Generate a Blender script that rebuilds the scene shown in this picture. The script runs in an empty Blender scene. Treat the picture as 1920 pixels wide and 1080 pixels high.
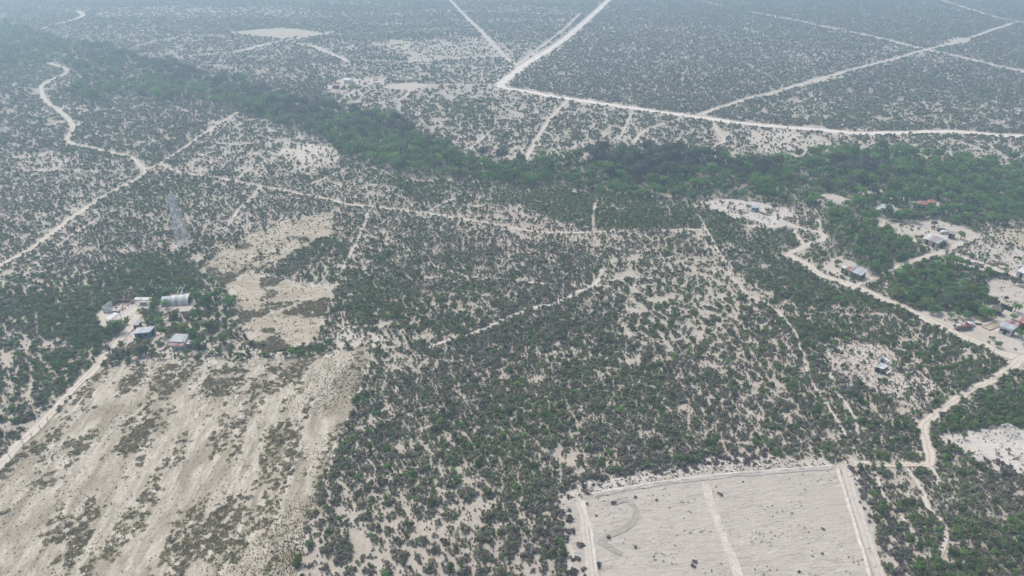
import bpy, bmesh, math, random
import numpy as np
from mathutils import Vector, Matrix

R = math.radians
random.seed(7)
rng = np.random.default_rng(7)
S = bpy.context.scene
COL = S.collection

# ------------------------------------------------------------------ camera, sky, sun, exposure
H = 120.0
PITCH = 28.3
FPX = 1281.0
cam_d = bpy.data.cameras.new('camera'); cam = bpy.data.objects.new('camera', cam_d); COL.objects.link(cam)
cam.location = (0, 0, H); cam.rotation_euler = (R(90 - PITCH), 0, 0)
cam_d.sensor_width = 36; cam_d.lens = 36 * FPX / 1920; cam_d.clip_start = 1; cam_d.clip_end = 60000
S.camera = cam
SUN_EL, SUN_AZ = 58.0, -40.0            # azimuth measured from +Y (view direction) towards +X
W = bpy.data.worlds.new('World'); S.world = W; W.use_nodes = True
nt = W.node_tree; nt.nodes.clear()
sky = nt.nodes.new('ShaderNodeTexSky'); sky.sky_type = 'NISHITA'; sky.sun_disc = False
sky.sun_elevation = R(SUN_EL); sky.sun_rotation = R(SUN_AZ); sky.air_density = 1.0; sky.dust_density = 5.2; sky.ozone_density = 1.0
bg = nt.nodes.new('ShaderNodeBackground'); bg.inputs[1].default_value = 0.125
wo = nt.nodes.new('ShaderNodeOutputWorld')
nt.links.new(sky.outputs[0], bg.inputs[0]); nt.links.new(bg.outputs[0], wo.inputs[0])
sd = bpy.data.lights.new('sun', 'SUN'); sd.energy = 1.5; sd.angle = R(10); sd.color = (1.0, 0.97, 0.93)
sun = bpy.data.objects.new('sun', sd); COL.objects.link(sun)
_d = Vector((math.sin(R(SUN_AZ)) * math.cos(R(SUN_EL)), math.cos(R(SUN_AZ)) * math.cos(R(SUN_EL)), math.sin(R(SUN_EL))))
sun.rotation_euler = _d.to_track_quat('Z', 'Y').to_euler(); sun.location = (0, 0, 400)
S.view_settings.view_transform = 'Standard'; S.view_settings.look = 'None'
S.view_settings.exposure = 0.48; S.view_settings.gamma = 1.0
S.render.engine = 'CYCLES'
S.cycles.max_bounces = 4; S.cycles.diffuse_bounces = 2; S.cycles.glossy_bounces = 1; S.cycles.transmission_bounces = 2
S.cycles.volume_bounces = 1; S.cycles.transparent_max_bounces = 4
S.cycles.use_denoising = True; S.cycles.denoiser = 'OPENIMAGEDENOISE'; S.cycles.denoising_input_passes = 'RGB_ALBEDO_NORMAL'; S.cycles.denoising_prefilter = 'ACCURATE'

HAZE_DENSITY = 0.00066
HAZE_COLOR = (0.60, 0.82, 1.0, 1)

# ------------------------------------------------------------------ helpers: photo layout -> ground
cp, sp = math.cos(R(PITCH)), math.sin(R(PITCH))
def P(x, y, z=0.0):
    a = (x - 960) / FPX; b = (540 - y) / FPX
    d = (a, cp + b * sp, -sp + b * cp)
    t = (z - H) / d[2]
    return (d[0] * t, d[1] * t, z)
def PL(pts): return [P(*p)[:2] for p in pts]
def to_px(X, Y, Z=0.0):
    dz = Z - H
    f = Y * cp - dz * sp; u = Y * sp + dz * cp
    return 960 + FPX * X / f, 540 - FPX * u / f, f

# ------------------------------------------------------------------ numpy noise
def _h(ix, iy, s):
    n = (ix.astype(np.int64) * 374761393 + iy.astype(np.int64) * 668265263 + s * 1442695041) & 0x7fffffff
    n = ((n ^ (n >> 13)) * 1274126177) & 0x7fffffff
    n = ((n ^ (n >> 16)) * 2246822519) & 0x7fffffff
    return ((n ^ (n >> 15)) & 0xffffff) / float(0xffffff)
def vnoise(x, y, sc, s=0):
    x = x / sc; y = y / sc
    ix = np.floor(x); iy = np.floor(y); fx = x - ix; fy = y - iy
    fx = fx * fx * (3 - 2 * fx); fy = fy * fy * (3 - 2 * fy)
    ix = ix.astype(np.int64); iy = iy.astype(np.int64)
    a = _h(ix, iy, s); b = _h(ix + 1, iy, s); c = _h(ix, iy + 1, s); d = _h(ix + 1, iy + 1, s)
    return (a * (1 - fx) + b * fx) * (1 - fy) + (c * (1 - fx) + d * fx) * fy
def fbm(x, y, sc, s=0, o=4):
    t = 0; a = 1; n = 0
    for k in range(o):
        t = t + a * vnoise(x + 17.3 * k, y - 9.1 * k, sc, s + k * 31); n += a; a *= 0.5; sc *= 0.5
    return np.clip((t / n - 0.5) * 1.7 + 0.5, 0, 1)
def worley(x, y, sc, s=0):
    gx = np.floor(x / sc).astype(np.int64); gy = np.floor(y / sc).astype(np.int64)
    f1 = np.full(x.shape, 1e9); f2 = np.full(x.shape, 1e9)
    for i in (-1, 0, 1):
        for j in (-1, 0, 1):
            cx = (gx + i + _h(gx + i, gy + j, s)) * sc; cy = (gy + j + _h(gx + i, gy + j, s + 5)) * sc
            d = np.hypot(x - cx, y - cy)
            m = d < f1
            f2 = np.where(m, f1, np.minimum(f2, d)); f1 = np.where(m, d, f1)
    return f1, f2 - f1
def inpoly(x, y, poly):
    r = np.zeros(x.shape, bool); n = len(poly)
    for i in range(n):
        x1, y1 = poly[i]; x2, y2 = poly[(i + 1) % n]
        c = ((y1 > y) != (y2 > y)) & (x < (x2 - x1) * (y - y1) / (y2 - y1 + 1e-12) + x1)
        r ^= c
    return r
def pdist(x, y, line):
    L = np.asarray(line); d = np.full(x.shape, 1e9)
    lo = L.min(0) - 25; hi = L.max(0) + 25
    m = (x > lo[0]) & (x < hi[0]) & (y > lo[1]) & (y < hi[1])
    xs, ys = x[m], y[m]; dm = np.full(xs.shape, 1e9)
    for (x1, y1), (x2, y2) in zip(L[:-1], L[1:]):
        vx, vy = x2 - x1, y2 - y1; q = vx * vx + vy * vy + 1e-9
        t = np.clip(((xs - x1) * vx + (ys - y1) * vy) / q, 0, 1)
        dm = np.minimum(dm, np.hypot(xs - x1 - t * vx, ys - y1 - t * vy))
    d[m] = dm
    return d
def catmull(pts, step):
    out = []; n = len(pts)
    for i in range(n - 1):
        p0 = pts[max(i - 1, 0)]; p1 = pts[i]; p2 = pts[i + 1]; p3 = pts[min(i + 2, n - 1)]
        L = math.dist(p1, p2); k = max(1, int(L / step))
        for j in range(k):
            t = j / k; t2 = t * t; t3 = t2 * t
            out.append(tuple(0.5 * (2 * p1[a] + (p2[a] - p0[a]) * t + (2 * p0[a] - 5 * p1[a] + 4 * p2[a] - p3[a]) * t2 + (3 * p1[a] - p0[a] - 3 * p2[a] + p3[a]) * t3) for a in (0, 1)))
    out.append(tuple(pts[-1]))
    return out

# ------------------------------------------------------------------ layout of the place (read off the photograph)
# roads: name, label, width, points, kind of soil
ROADS = [
 ('gravel_road', 'wide pale gravel road bending sharply beyond the wood', 11.0, [(1150,-8),(1100,38),(1057,74),(1020,99),(985,121),(955,145),(942,156),(937,161),(946,165),(990,172),(1050,183),(1120,193),(1200,205),(1300,219),(1380,230),(1450,237),(1530,243),(1620,250),(1700,249),(1780,247),(1850,252),(1980,259)]),
 ('dirt_track', 'narrow straight track running off left of the gravel road', 4.5, [(838,-6),(870,28),(905,62),(945,105),(968,122)]),
 ('dirt_track', 'pale track climbing right from the gravel road to the crossing', 5.0, [(1308,216),(1360,199),(1410,183),(1440,177),(1490,162),(1545,146),(1600,130),(1680,110),(1735,94),(1800,78),(1850,60),(1905,42)]),
 ('dirt_track', 'long straight track crossing the far right scrub', 7.0, [(1405,22),(1480,36),(1560,53),(1650,72),(1730,92),(1800,107),(1870,124),(1980,149)]),
 ('dirt_track', 'faint track at the top right corner of the plain', 5.5, [(1745,-6),(1820,18),(1870,33),(1980,55)]),
 ('dirt_track', 'faint far track leading to the long straight one', 4.0, [(1300,-3),(1340,8),(1368,13)]),
 ('dirt_track', 'level track from the gravel bend to the far houses', 5.0, [(934,160),(870,160),(800,160),(765,163),(742,166)]),
 ('dirt_track', 'long thin track above the far houses', 4.0, [(640,118),(690,114),(760,117),(840,124),(920,128),(967,124)]),
 ('dirt_track', 'thin branch track below the straight left track', 3.0, [(760,117),(850,110),(905,106),(945,106)]),
 ('dirt_track', 'thin side track alongside the gravel road', 2.8, [(968,122),(1002,97),(1028,78),(1058,54),(1088,26)]),
 ('dirt_track', 'faint level track near the top of the plain', 3.0, [(1086,27),(1000,25),(900,22),(800,19)]),
 ('dirt_track', 'faint level track above the yellow bare patch', 3.0, [(600,66),(720,61),(800,57),(895,55)]),
 ('dirt_track', 'pale track along the foot of the far tan plot', 6.0, [(285,117),(340,107),(400,101),(450,96),(500,83),(550,74),(600,65),(625,60)]),
 ('dirt_track', 'short curved track dropping right below the far tan plot', 5.0, [(548,81),(585,86),(615,98),(650,114)]),
 ('dirt_track', 'short pale track above the wood at upper left', 4.0, [(235,95),(290,78),(332,71)]),
 ('dirt_track', 'pale far track at the top left', 6.0, [(98,47),(130,40),(155,30),(148,21)]),
 ('dirt_road', 'winding pale dirt road at the left of the scrub', 4.2, [(63,115),(95,119),(128,133),(100,148),(80,160),(78,175),(92,195),(112,208),(133,230),(136,245),(126,262),(142,272),(175,278),(215,288),(245,296),(265,312),(272,322),(255,338),(220,355),(180,378),(140,405),(100,435),(65,462),(30,482),(-40,518)]),
 ('dirt_track', 'straight track rising right from the winding road', 3.6, [(300,308),(330,288),(370,260),(410,233),(445,212)]),
 ('dirt_track', 'pale track crossing the scrub below the wood', 2.9, [(272,322),(300,308),(325,320),(365,328),(400,333),(440,340),(480,348),(520,355),(570,365),(620,375),(650,383),(700,388),(750,395),(800,400),(850,408),(900,416),(960,428),(1010,435),(1060,437),(1110,436),(1180,432),(1290,431),(1330,431)]),
 ('footpath', 'short path dropping from the crossing track', 2.4, [(490,350),(470,372),(450,392),(435,412)]),
 ('footpath', 'short path slanting below the bare rise', 2.6, [(655,316),(610,335),(560,355)]),
 ('footpath', 'faint path from the small sandy opening in the wood', 2.6, [(110,203),(170,207),(220,204),(260,199),(298,190)]),
 ('footpath', 'short path to the crossing track from the wood', 2.6, [(800,398),(830,382),(850,374)]),
 ('footpath', 'short upright path above the crossing track', 2.2, [(1113,432),(1112,405),(1116,380)]),
 ('footpath', 'winding path through the middle of the scrub', 3.8, [(1130,505),(1122,522),(1112,536),(1085,548),(1040,570),(1000,578),(965,590),(930,608),(880,628),(850,635),(805,652)]),
 ('footpath', 'thin path running left from the fork in the scrub', 2.2, [(1112,536),(1060,535),(1000,530),(940,523),(890,523),(850,510),(800,495)]),
 ('footpath', 'thin path running right from the fork in the scrub', 2.2, [(1118,530),(1160,523),(1200,521),(1255,524)]),
 ('footpath', 'lower thin path running right from the fork in the scrub', 2.0, [(1116,536),(1170,540),(1230,541)]),
 ('footpath', 'pinkish path along the left edge of the scrub', 2.4, [(690,400),(676,440),(662,468),(648,492),(640,512)]),
 ('footpath', 'long thin path down the right side of the scrub', 1.9, [(1308,405),(1330,440),(1362,500),(1400,552),(1442,572),(1487,618),(1510,680),(1523,720),(1557,770),(1580,807),(1610,858)]),
 ('footpath', 'short path left of the grey ruined hut', 2.4, [(1555,700),(1563,730),(1590,763),(1603,787),(1606,812)]),
 ('dirt_road', 'sandy village road past the patched-roof house', 7.0, [(1473,477),(1493,487),(1513,497),(1533,513),(1563,524),(1593,534),(1620,545),(1647,558),(1680,571),(1713,587),(1747,603),(1780,621),(1813,634),(1847,648),(1880,663),(1925,675),(1990,690)]),
 ('dirt_road', 'pale road looping round the clearing at the wood edge', 4.2, [(1475,476),(1493,470),(1513,460),(1545,448),(1540,438),(1513,432),(1480,423),(1447,425),(1420,425),(1392,424)]),
 ('dirt_track', 'short straight track closing the loop road triangle', 3.2, [(1484,427),(1497,447),(1507,462)]),
 ('footpath', 'short path above the loop road corner', 2.6, [(1532,412),(1535,424),(1540,438)]),
 ('dirt_road', 'pale village street leaving the crossroads at right', 5.0, [(1653,412),(1657,425),(1677,435),(1700,445),(1723,453),(1747,460),(1773,471),(1800,481),(1847,499),(1880,511),(1925,525),(1990,545)]),
 ('dirt_road', 'short street crossing by the white gabled barn', 4.6, [(1673,508),(1700,495),(1727,485),(1753,477),(1773,470),(1793,460),(1835,444)]),
 ('dirt_track', 'short lane below the patched-roof house', 4.0, [(1604,536),(1620,528),(1637,521)]),
 ('dirt_track', 'pale strip of lane between the two village thickets', 3.0, [(1766,485),(1800,495),(1856,509)]),
 ('dirt_road', 'pale road bending down to the cleared plot', 4.0, [(1990,650),(1925,668),(1890,692),(1860,714),(1830,728),(1800,745),(1770,766),(1745,785),(1730,800),(1736,827),(1743,855),(1743,873)]),
 ('dirt_track', 'short level track from the plot corner to the bend', 3.4, [(1743,871),(1680,872),(1600,869)]),
 ('footpath', 'winding pale path at the lower right', 1.9, [(1743,871),(1757,890),(1758,912)]),
 ('footpath', 'path winding down beside the cleared plot', 2.4, [(1700,880),(1727,917),(1740,953),(1773,987),(1775,1020),(1767,1053)]),
 ('footpath', 'thin path nearest the cleared plot edge', 2.0, [(1640,882),(1660,933),(1690,967),(1713,1003),(1735,1040)]),
 ('dirt_road', 'straight farm road along the dry field', 4.6, [(258,590),(245,612),(228,632),(205,658),(180,686),(150,718),(118,750),(80,790),(45,825),(10,862),(-60,935)]),
 ('footpath', 'faint level path across the left scrub', 2.0, [(100,525),(150,515),(200,500),(240,488)]),
 ('footpath', 'pale track parallel to the winding road', 2.2, [(60,500),(110,460),(160,425),(210,398),(262,372)]),
 ('dirt_track', 'narrow pale track near the thicket beyond the wood', 4.0, [(985,300),(1010,255),(1030,225),(1048,205),(1064,190)]),
 ('dirt_track', 'pale branch track below the gravel road', 3.6, [(1278,222),(1250,232),(1222,240),(1200,252),(1190,268)]),
 ('dirt_track', 'zigzag pale track below the gravel road', 3.2, [(1338,233),(1345,246),(1358,264),(1340,273),(1313,278),(1300,294)]),
 ('dirt_track', 'faint track from the far houses toward the wood', 3.4, [(693,160),(660,175),(640,188),(612,205)]),
 ('dirt_track', 'curved pale track below the far sandy yard', 3.4, [(768,172),(755,185),(720,192),(680,200),(655,208)]),
 ('footpath', 'short faint path at the foot of the plain beyond the wood', 2.8, [(868,292),(890,272),(905,260),(926,243)]),
 ('footpath', 'faint path rising to the gravel road near the sandy junction', 2.8, [(1160,262),(1172,238),(1186,212)]),
 ('footpath', 'low faint path above the dark trees', 2.8, [(1075,300),(1080,272),(1130,264),(1180,256)]),
 ('footpath', 'faint path leaving the winding road to the right', 2.6, [(135,248),(150,232),(178,222)]),
 ('footpath', 'faint level path across the pale left slope', 2.6, [(20,322),(120,320),(200,322),(262,318)]),
 ('footpath', 'faint path branching below the straight track', 2.6, [(440,340),(478,312),(520,295),(560,280)]),
 ('footpath', 'faint path beyond the wood running to the track', 2.6, [(930,278),(960,268),(1000,262)]),
]
ROADS_W = []
for nm, lb, w, pts in ROADS:
    far_ = sum(p[1] for p in pts) / len(pts) < 150
    w *= 0.95 if far_ and nm == 'dirt_track' else {'footpath': 0.48, 'dirt_track': 0.66, 'dirt_road': 0.70}.get(nm, 0.84)
    ROADS_W.append((nm, lb, w, catmull(PL(pts), 2.0)))

POLY = dict(
 dry_field=[(-80,960),(0,885),(60,815),(125,755),(190,690),(300,680),(420,672),(540,672),(640,660),(700,640),(690,690),(668,740),(652,800),(622,860),(602,905),(592,955),(572,1010),(552,1110),(-250,1110)],
 fenced_field=[(445,560),(415,535),(395,520),(470,514),(560,530),(628,540),(605,590),(590,640),(530,660),(470,650),(448,600)],
 bare_rise=[(410,470),(470,440),(540,415),(620,400),(652,425),(640,440),(590,450),(545,480),(510,500),(470,515),(430,530),(395,520),(380,500)],
 cleared_plot=[(1052,938),(1160,910),(1300,885),(1420,872),(1560,866),(1600,870),(1612,930),(1635,1000),(1665,1110),(1075,1110),(1066,1020)],
 plot_margin=[(1090,905),(1200,885),(1290,870),(1360,862),(1440,858),(1500,866),(1590,864),(1590,872),(1300,890),(1060,940)],
 frame_yard=[(1745,820),(1800,806),(1860,800),(1920,806),(1990,822),(1990,950),(1930,910),(1870,880),(1800,850)],
 hut_yard=[(1545,655),(1600,640),(1650,648),(1700,690),(1770,715),(1800,730),(1790,748),(1745,762),(1700,765),(1650,735),(1600,712),(1560,700)],
 village_yard=[(1700,585),(1740,575),(1790,590),(1850,590),(1880,565),(1990,560),(1990,715),(1900,694),(1850,660),(1780,624)],
 east_field=[(1835,540),(1862,520),(1920,532),(1990,550),(1990,610),(1900,580),(1850,560)],
 east_lot=[(1795,468),(1838,448),(1900,465),(1990,490),(1990,540),(1925,520),(1850,496)],
 yellow_lot=[(1855,445),(1900,425),(1990,410),(1990,480),(1920,468)],
 barn_yard=[(1660,422),(1700,414),(1760,412),(1800,425),(1835,440),(1795,458),(1740,448),(1690,438)],
 clearing=[(1320,379),(1350,372),(1400,374),(1440,384),(1478,393),(1494,404),(1490,428),(1452,424),(1420,418),(1370,408),(1345,398)],
 sand_opening=[(1523,364),(1560,363),(1602,378),(1570,383)],
 sand_bank=[(1598,360),(1640,354),(1662,358),(1625,368)],
 sand_corner=[(1655,366),(1690,366),(1705,375),(1670,374)],
 house_yard=[(1545,490),(1575,480),(1600,490),(1635,515),(1610,530),(1570,520),(1540,505)],
 far_plot=[(432,62),(480,56),(530,53),(580,58),(618,64),(560,70),(530,74),(480,68)],
 yellow_patch=[(722,84),(735,75),(760,76),(775,84),(760,93),(735,94)],
 far_yard=[(718,167),(730,158),(780,155),(800,160),(770,172)],
 far_house_yard=[(630,160),(660,150),(692,146),(680,158),(650,164)],
 cross_patch=[(1755,78),(1800,70),(1830,76),(1800,84),(1765,86)],
 slope_patch=[(1490,160),(1530,145),(1570,140),(1590,146),(1540,155),(1505,165)],
 farm_yard=[(205,625),(255,590),(300,600),(360,640),(440,640),(560,655),(540,672),(300,680),(200,690)],
)
PW = {k: PL(v) for k, v in POLY.items()}
# vegetation blocks
WOOD = PL([(-60,38),(60,58),(120,85),(180,88),(250,110),(310,118),(380,140),(450,150),(500,175),(560,185),(600,205),(680,215),(760,245),(830,270),(870,295),(930,312),(1000,308),(1060,302),(1110,296),(1180,288),(1260,293),(1330,302),(1400,306),(1480,297),(1560,290),(1650,287),(1740,294),(1830,302),(1990,306),
  (1990,405),(1900,425),(1855,442),(1790,420),(1755,402),(1745,388),(1700,386),(1650,378),(1600,378),(1560,366),(1523,366),(1500,388),(1440,378),(1400,372),(1350,370),(1318,380),(1270,372),(1180,368),(1080,356),(1000,350),(920,346),(850,336),(760,326),(680,306),(610,272),(540,240),(450,205),(380,200),(300,188),(200,188),(120,182),(150,155),(130,128),(60,122),(-60,128)])
DARKWOOD = [PL(q) for q in ([(1085,300),(1180,285),(1260,292),(1330,300),(1430,306),(1480,318),(1400,335),(1330,330),(1240,335),(1150,322),(1085,315)],
  [(400,140),(450,150),(500,170),(560,185),(600,205),(680,218),(760,245),(830,268),(860,288),(800,282),(740,262),(660,240),(560,225),(500,200),(420,175)],
  [(140,85),(190,90),(250,112),(330,118),(400,140),(420,175),(350,165),(280,140),(200,125),(150,118)])]
GROVE_A = PL([(1540,393),(1600,385),(1640,400),(1660,430),(1720,455),(1752,474),(1660,506),(1632,515),(1632,495),(1600,482),(1560,478),(1562,452),(1560,440),(1545,415)])
GROVE_B = PL([(1655,520),(1740,488),(1770,492),(1800,502),(1850,515),(1840,545),(1840,588),(1790,588),(1730,575),(1690,560)])
GROVE_C = PL([(1640,378),(1700,384),(1745,384),(1755,400),(1735,412),(1700,412),(1650,410),(1640,395)])
FARM_WOOD = PL([(60,610),(90,575),(190,560),(240,530),(300,500),(335,465),(360,455),(405,460),(390,480),(370,505),(335,520),(300,540),(250,552),(195,570),(190,600),(235,600),(225,630),(200,660),(150,655),(100,650),(50,640)])
GREEN_C = PL([(1300,372),(1330,400),(1400,415),(1420,428),(1480,432),(1500,462),(1470,478),(1530,512),(1575,545),(1620,552),(1560,566),(1500,566),(1430,556),(1390,520),(1350,450),(1330,432),(1290,420)])
GREEN_D = PL([(690,330),(850,345),(1000,352),(1180,372),(1310,378),(1320,430),(1180,428),(1060,420),(960,395),(860,378),(760,372)])
NEARWOOD = PL([(700,640),(760,620),(700,560),(660,520),(620,540),(630,560)])

# bare ground kept round buildings and yards: x, y in the photograph, radius in metres
KEEP = [(212,596,4),(222,578,6.5),(238,572,5),(208,584,4),(256,608,3.5),(268,622,5),(335,640,5),(365,645,4),(268,564,4.5),(318,568,4.5),(345,566,5),(338,550,4),(342,452,4.5),
  (1583,502,4),(1598,506,6),(1612,510,6.5),(1745,448,6),(1762,452,6),(1785,438,5),(1770,436,5),(1665,388,6),(1730,381,7),(1747,379,6),(1885,612,6),(1898,616,5),(1925,604,6),(1925,512,6),(1655,688,5),(1417,388,6),(1869,580,6),(1886,580,4),(1806,615,6),(1830,609,4),(1855,613,5),(1891,808,4),(652,149,10),(629,160,8),(704,148,9),(707,154,8)]
# ------------------------------------------------------------------ materials
def mat(name):
    m = bpy.data.materials.new(name); m.use_nodes = True
    n = m.node_tree.nodes; b = n['Principled BSDF']
    b.inputs['Roughness'].default_value = 0.9; b.inputs['Specular IOR Level'].default_value = 0.15
    return m, n, m.node_tree.links, b
def N(n, t, **k):
    x = n.new(t)
    for a, v in k.items(): setattr(x, a, v)
    return x
def ramp(n, l, src, stops):
    r = n.new('ShaderNodeValToRGB'); l.new(src, r.inputs[0])
    while len(r.color_ramp.elements) < len(stops): r.color_ramp.elements.new(0.5)
    for e, (p, c) in zip(r.color_ramp.elements, stops): e.position = p; e.color = (*c, 1)
    return r.outputs[0]
def mixc(n, l, f, a, b, mode='MIX'):
    x = N(n, 'ShaderNodeMix', data_type='RGBA', blend_type=mode)
    for s, v in ((0, f), (6, a), (7, b)):
        if isinstance(v, (int, float)): x.inputs[s].default_value = v
        elif isinstance(v, tuple): x.inputs[s].default_value = (*v, 1)
        else: l.new(v, x.inputs[s])
    return x.outputs[2]
def noise(n, l, vec, scale, detail=4, rough=0.6, dist=0):
    x = n.new('ShaderNodeTexNoise'); x.inputs['Scale'].default_value = scale; x.inputs['Detail'].default_value = detail
    x.inputs['Roughness'].default_value = rough; x.inputs['Distortion'].default_value = dist
    l.new(vec, x.inputs['Vector']); return x.outputs['Fac']
def mapping(n, l, vec, rot=0, scale=(1, 1, 1), loc=(0, 0, 0)):
    x = n.new('ShaderNodeMapping'); x.inputs['Rotation'].default_value = (0, 0, rot); x.inputs['Scale'].default_value = scale
    x.inputs['Location'].default_value = loc; l.new(vec, x.inputs['Vector']); return x.outputs[0]
def bump(n, l, b, h, strength=0.5, dist=0.2):
    x = n.new('ShaderNodeBump'); x.inputs['Strength'].default_value = strength; x.inputs['Distance'].default_value = dist
    l.new(h, x.inputs['Height']); l.new(x.outputs[0], b.inputs['Normal'])

def soil_mat(name, pale, mid, dark, attr=True):
    m, n, l, b = mat(name); pos = n.new('ShaderNodeNewGeometry').outputs['Position']
    big = noise(n, l, pos, 0.018, 5); med = noise(n, l, pos, 0.14, 6, 0.65); fin = noise(n, l, pos, 1.1, 5, 0.7)
    c = ramp(n, l, med, [(0.3, mid), (0.62, pale)])
    c = mixc(n, l, ramp(n, l, big, [(0.35, (0, 0, 0)), (0.75, (0.5, 0.5, 0.5))]), c, dark)
    f = ramp(n, l, fin, [(0.42, (0.80, 0.80, 0.80)), (0.62, (1.06, 1.05, 1.04))])
    c = mixc(n, l, 0.85, c, f, 'MULTIPLY')
    if attr:
        a = n.new('ShaderNodeAttribute'); a.attribute_name = 'soil'
        sep = n.new('ShaderNodeSeparateColor'); l.new(a.outputs['Color'], sep.inputs[0])
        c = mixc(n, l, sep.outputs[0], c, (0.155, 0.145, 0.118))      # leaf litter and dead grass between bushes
        c = mixc(n, l, sep.outputs[1], c, (0.60, 0.555, 0.49))         # bare chalky ground
        c = mixc(n, l, sep.outputs[2], c, (0.43, 0.345, 0.29))         # pinkish soil
    l.new(c, b.inputs['Base Color']); bump(n, l, b, fin, 0.5, 0.25)
    return m
PALE, MID, DARK = (0.537, 0.495, 0.420), (0.436, 0.394, 0.324), (0.39, 0.338, 0.275)
M_GROUND = soil_mat('pale sandy soil', PALE, MID, DARK)
M_YARD = soil_mat('trodden yard soil', (0.55, 0.505, 0.445), (0.46, 0.415, 0.36), (0.42, 0.37, 0.31), False)
M_CHALK = soil_mat('bare chalky soil', (0.60, 0.565, 0.51), (0.50, 0.46, 0.41), (0.46, 0.42, 0.36), False)

def road_mat(name, pale, mid, verge):
    m, n, l, b = mat(name); pos = n.new('ShaderNodeNewGeometry').outputs['Position']
    a = n.new('ShaderNodeAttribute'); a.attribute_name = 'across'
    ab = N(n, 'ShaderNodeMath', operation='ABSOLUTE'); l.new(a.outputs['Fac'], ab.inputs[0])
    med = noise(n, l, pos, 0.12, 6, 0.65); fin = noise(n, l, pos, 0.9, 5, 0.7)
    ad = N(n, 'ShaderNodeMath', operation='MULTIPLY_ADD'); l.new(med, ad.inputs[0]); ad.inputs[1].default_value = 0.35; l.new(ab.outputs[0], ad.inputs[2])
    c = ramp(n, l, ad.outputs[0], [(0.20, mid), (0.36, pale), (0.78, pale), (0.98, verge), (1.2, verge)])
    f = ramp(n, l, fin, [(0.38, (0.84, 0.84, 0.84)), (0.62, (1.04, 1.04, 1.03))])
    c = mixc(n, l, 0.9, c, f, 'MULTIPLY')
    l.new(c, b.inputs['Base Color']); bump(n, l, b, fin, 0.4, 0.2)
    return m
M_ROAD = road_mat('dusty dirt road', (0.585, 0.53, 0.45), (0.44, 0.395, 0.325), (0.42, 0.37, 0.30))
M_GRAVEL = road_mat('pale caliche gravel', (0.70, 0.65, 0.575), (0.62, 0.575, 0.50), (0.42, 0.385, 0.33))
M_PATH = road_mat('trodden pale path', (0.575, 0.525, 0.465), (0.55, 0.50, 0.44), (0.45, 0.405, 0.35))

# direction of the furrows of the dry field
_a, _b = Vector(P(430, 1080)[:2]), Vector(P(566, 715)[:2]); FROW = math.atan2(_b.y - _a.y, _b.x - _a.x)
def field_mat(name, rot, pale, tan, olive, stretch=0.16, oliv=0.62):
    m, n, l, b = mat(name); pos = n.new('ShaderNodeNewGeometry').outputs['Position']
    st = mapping(n, l, mapping(n, l, pos, -rot), 0, (stretch, 1, 1))
    s1 = noise(n, l, st, 0.16, 6, 0.62, 0.4); s2 = noise(n, l, st, 0.55, 6, 0.7, 0.3); big = noise(n, l, pos, 0.035, 4); fin = noise(n, l, pos, 1.6, 4, 0.75)
    c = ramp(n, l, s1, [(0.41, tan), (0.53, pale), (0.7, pale)])
    c = mixc(n, l, ramp(n, l, s2, [(0.4, (0, 0, 0)), (0.62, (0.75, 0.75, 0.75))]), c, tan)
    mm = N(n, 'ShaderNodeMath', operation='MULTIPLY_ADD'); l.new(big, mm.inputs[0]); mm.inputs[1].default_value = 0.45; l.new(s1, mm.inputs[2])
    c = mixc(n, l, ramp(n, l, mm.outputs[0], [(oliv, (0, 0, 0)), (oliv + 0.14, (0.8, 0.8, 0.8))]), c, olive)
    f = ramp(n, l, fin, [(0.36, (0.72, 0.72, 0.70)), (0.58, (1.05, 1.05, 1.04))])
    c = mixc(n, l, 0.9, c, f, 'MULTIPLY')
    fur = noise(n, l, mapping(n, l, mapping(n, l, pos, -rot), 0, (0.02, 1, 1), (5, 3, 0)), 0.75, 3, 0.6)      # long straight plough rows
    c = mixc(n, l, 0.85, c, ramp(n, l, fur, [(0.38, (0.88, 0.875, 0.86)), (0.56, (1.05, 1.05, 1.04))]), 'MULTIPLY')
    l.new(c, b.inputs['Base Color']); bump(n, l, b, s2, 0.6, 0.35)
    return m
M_FIELD = field_mat('fallow field with dry grass', FROW, (0.545, 0.503, 0.43), (0.31, 0.275, 0.21), (0.20, 0.185, 0.115), 0.34, 0.80)
M_FENCED = field_mat('weedy fenced field', R(10), (0.505, 0.457, 0.382), (0.37, 0.325, 0.25), (0.22, 0.205, 0.12), 0.5, 0.80)
M_YELLOW = field_mat('dry yellow grass', R(20), (0.50, 0.455, 0.365), (0.42, 0.375, 0.285), (0.27, 0.25, 0.16), 0.6, 0.8)
_a, _b = Vector(P(1300, 890)[:2]), Vector(P(1560, 868)[:2]); PROT = math.atan2(_b.y - _a.y, _b.x - _a.x)
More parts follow.
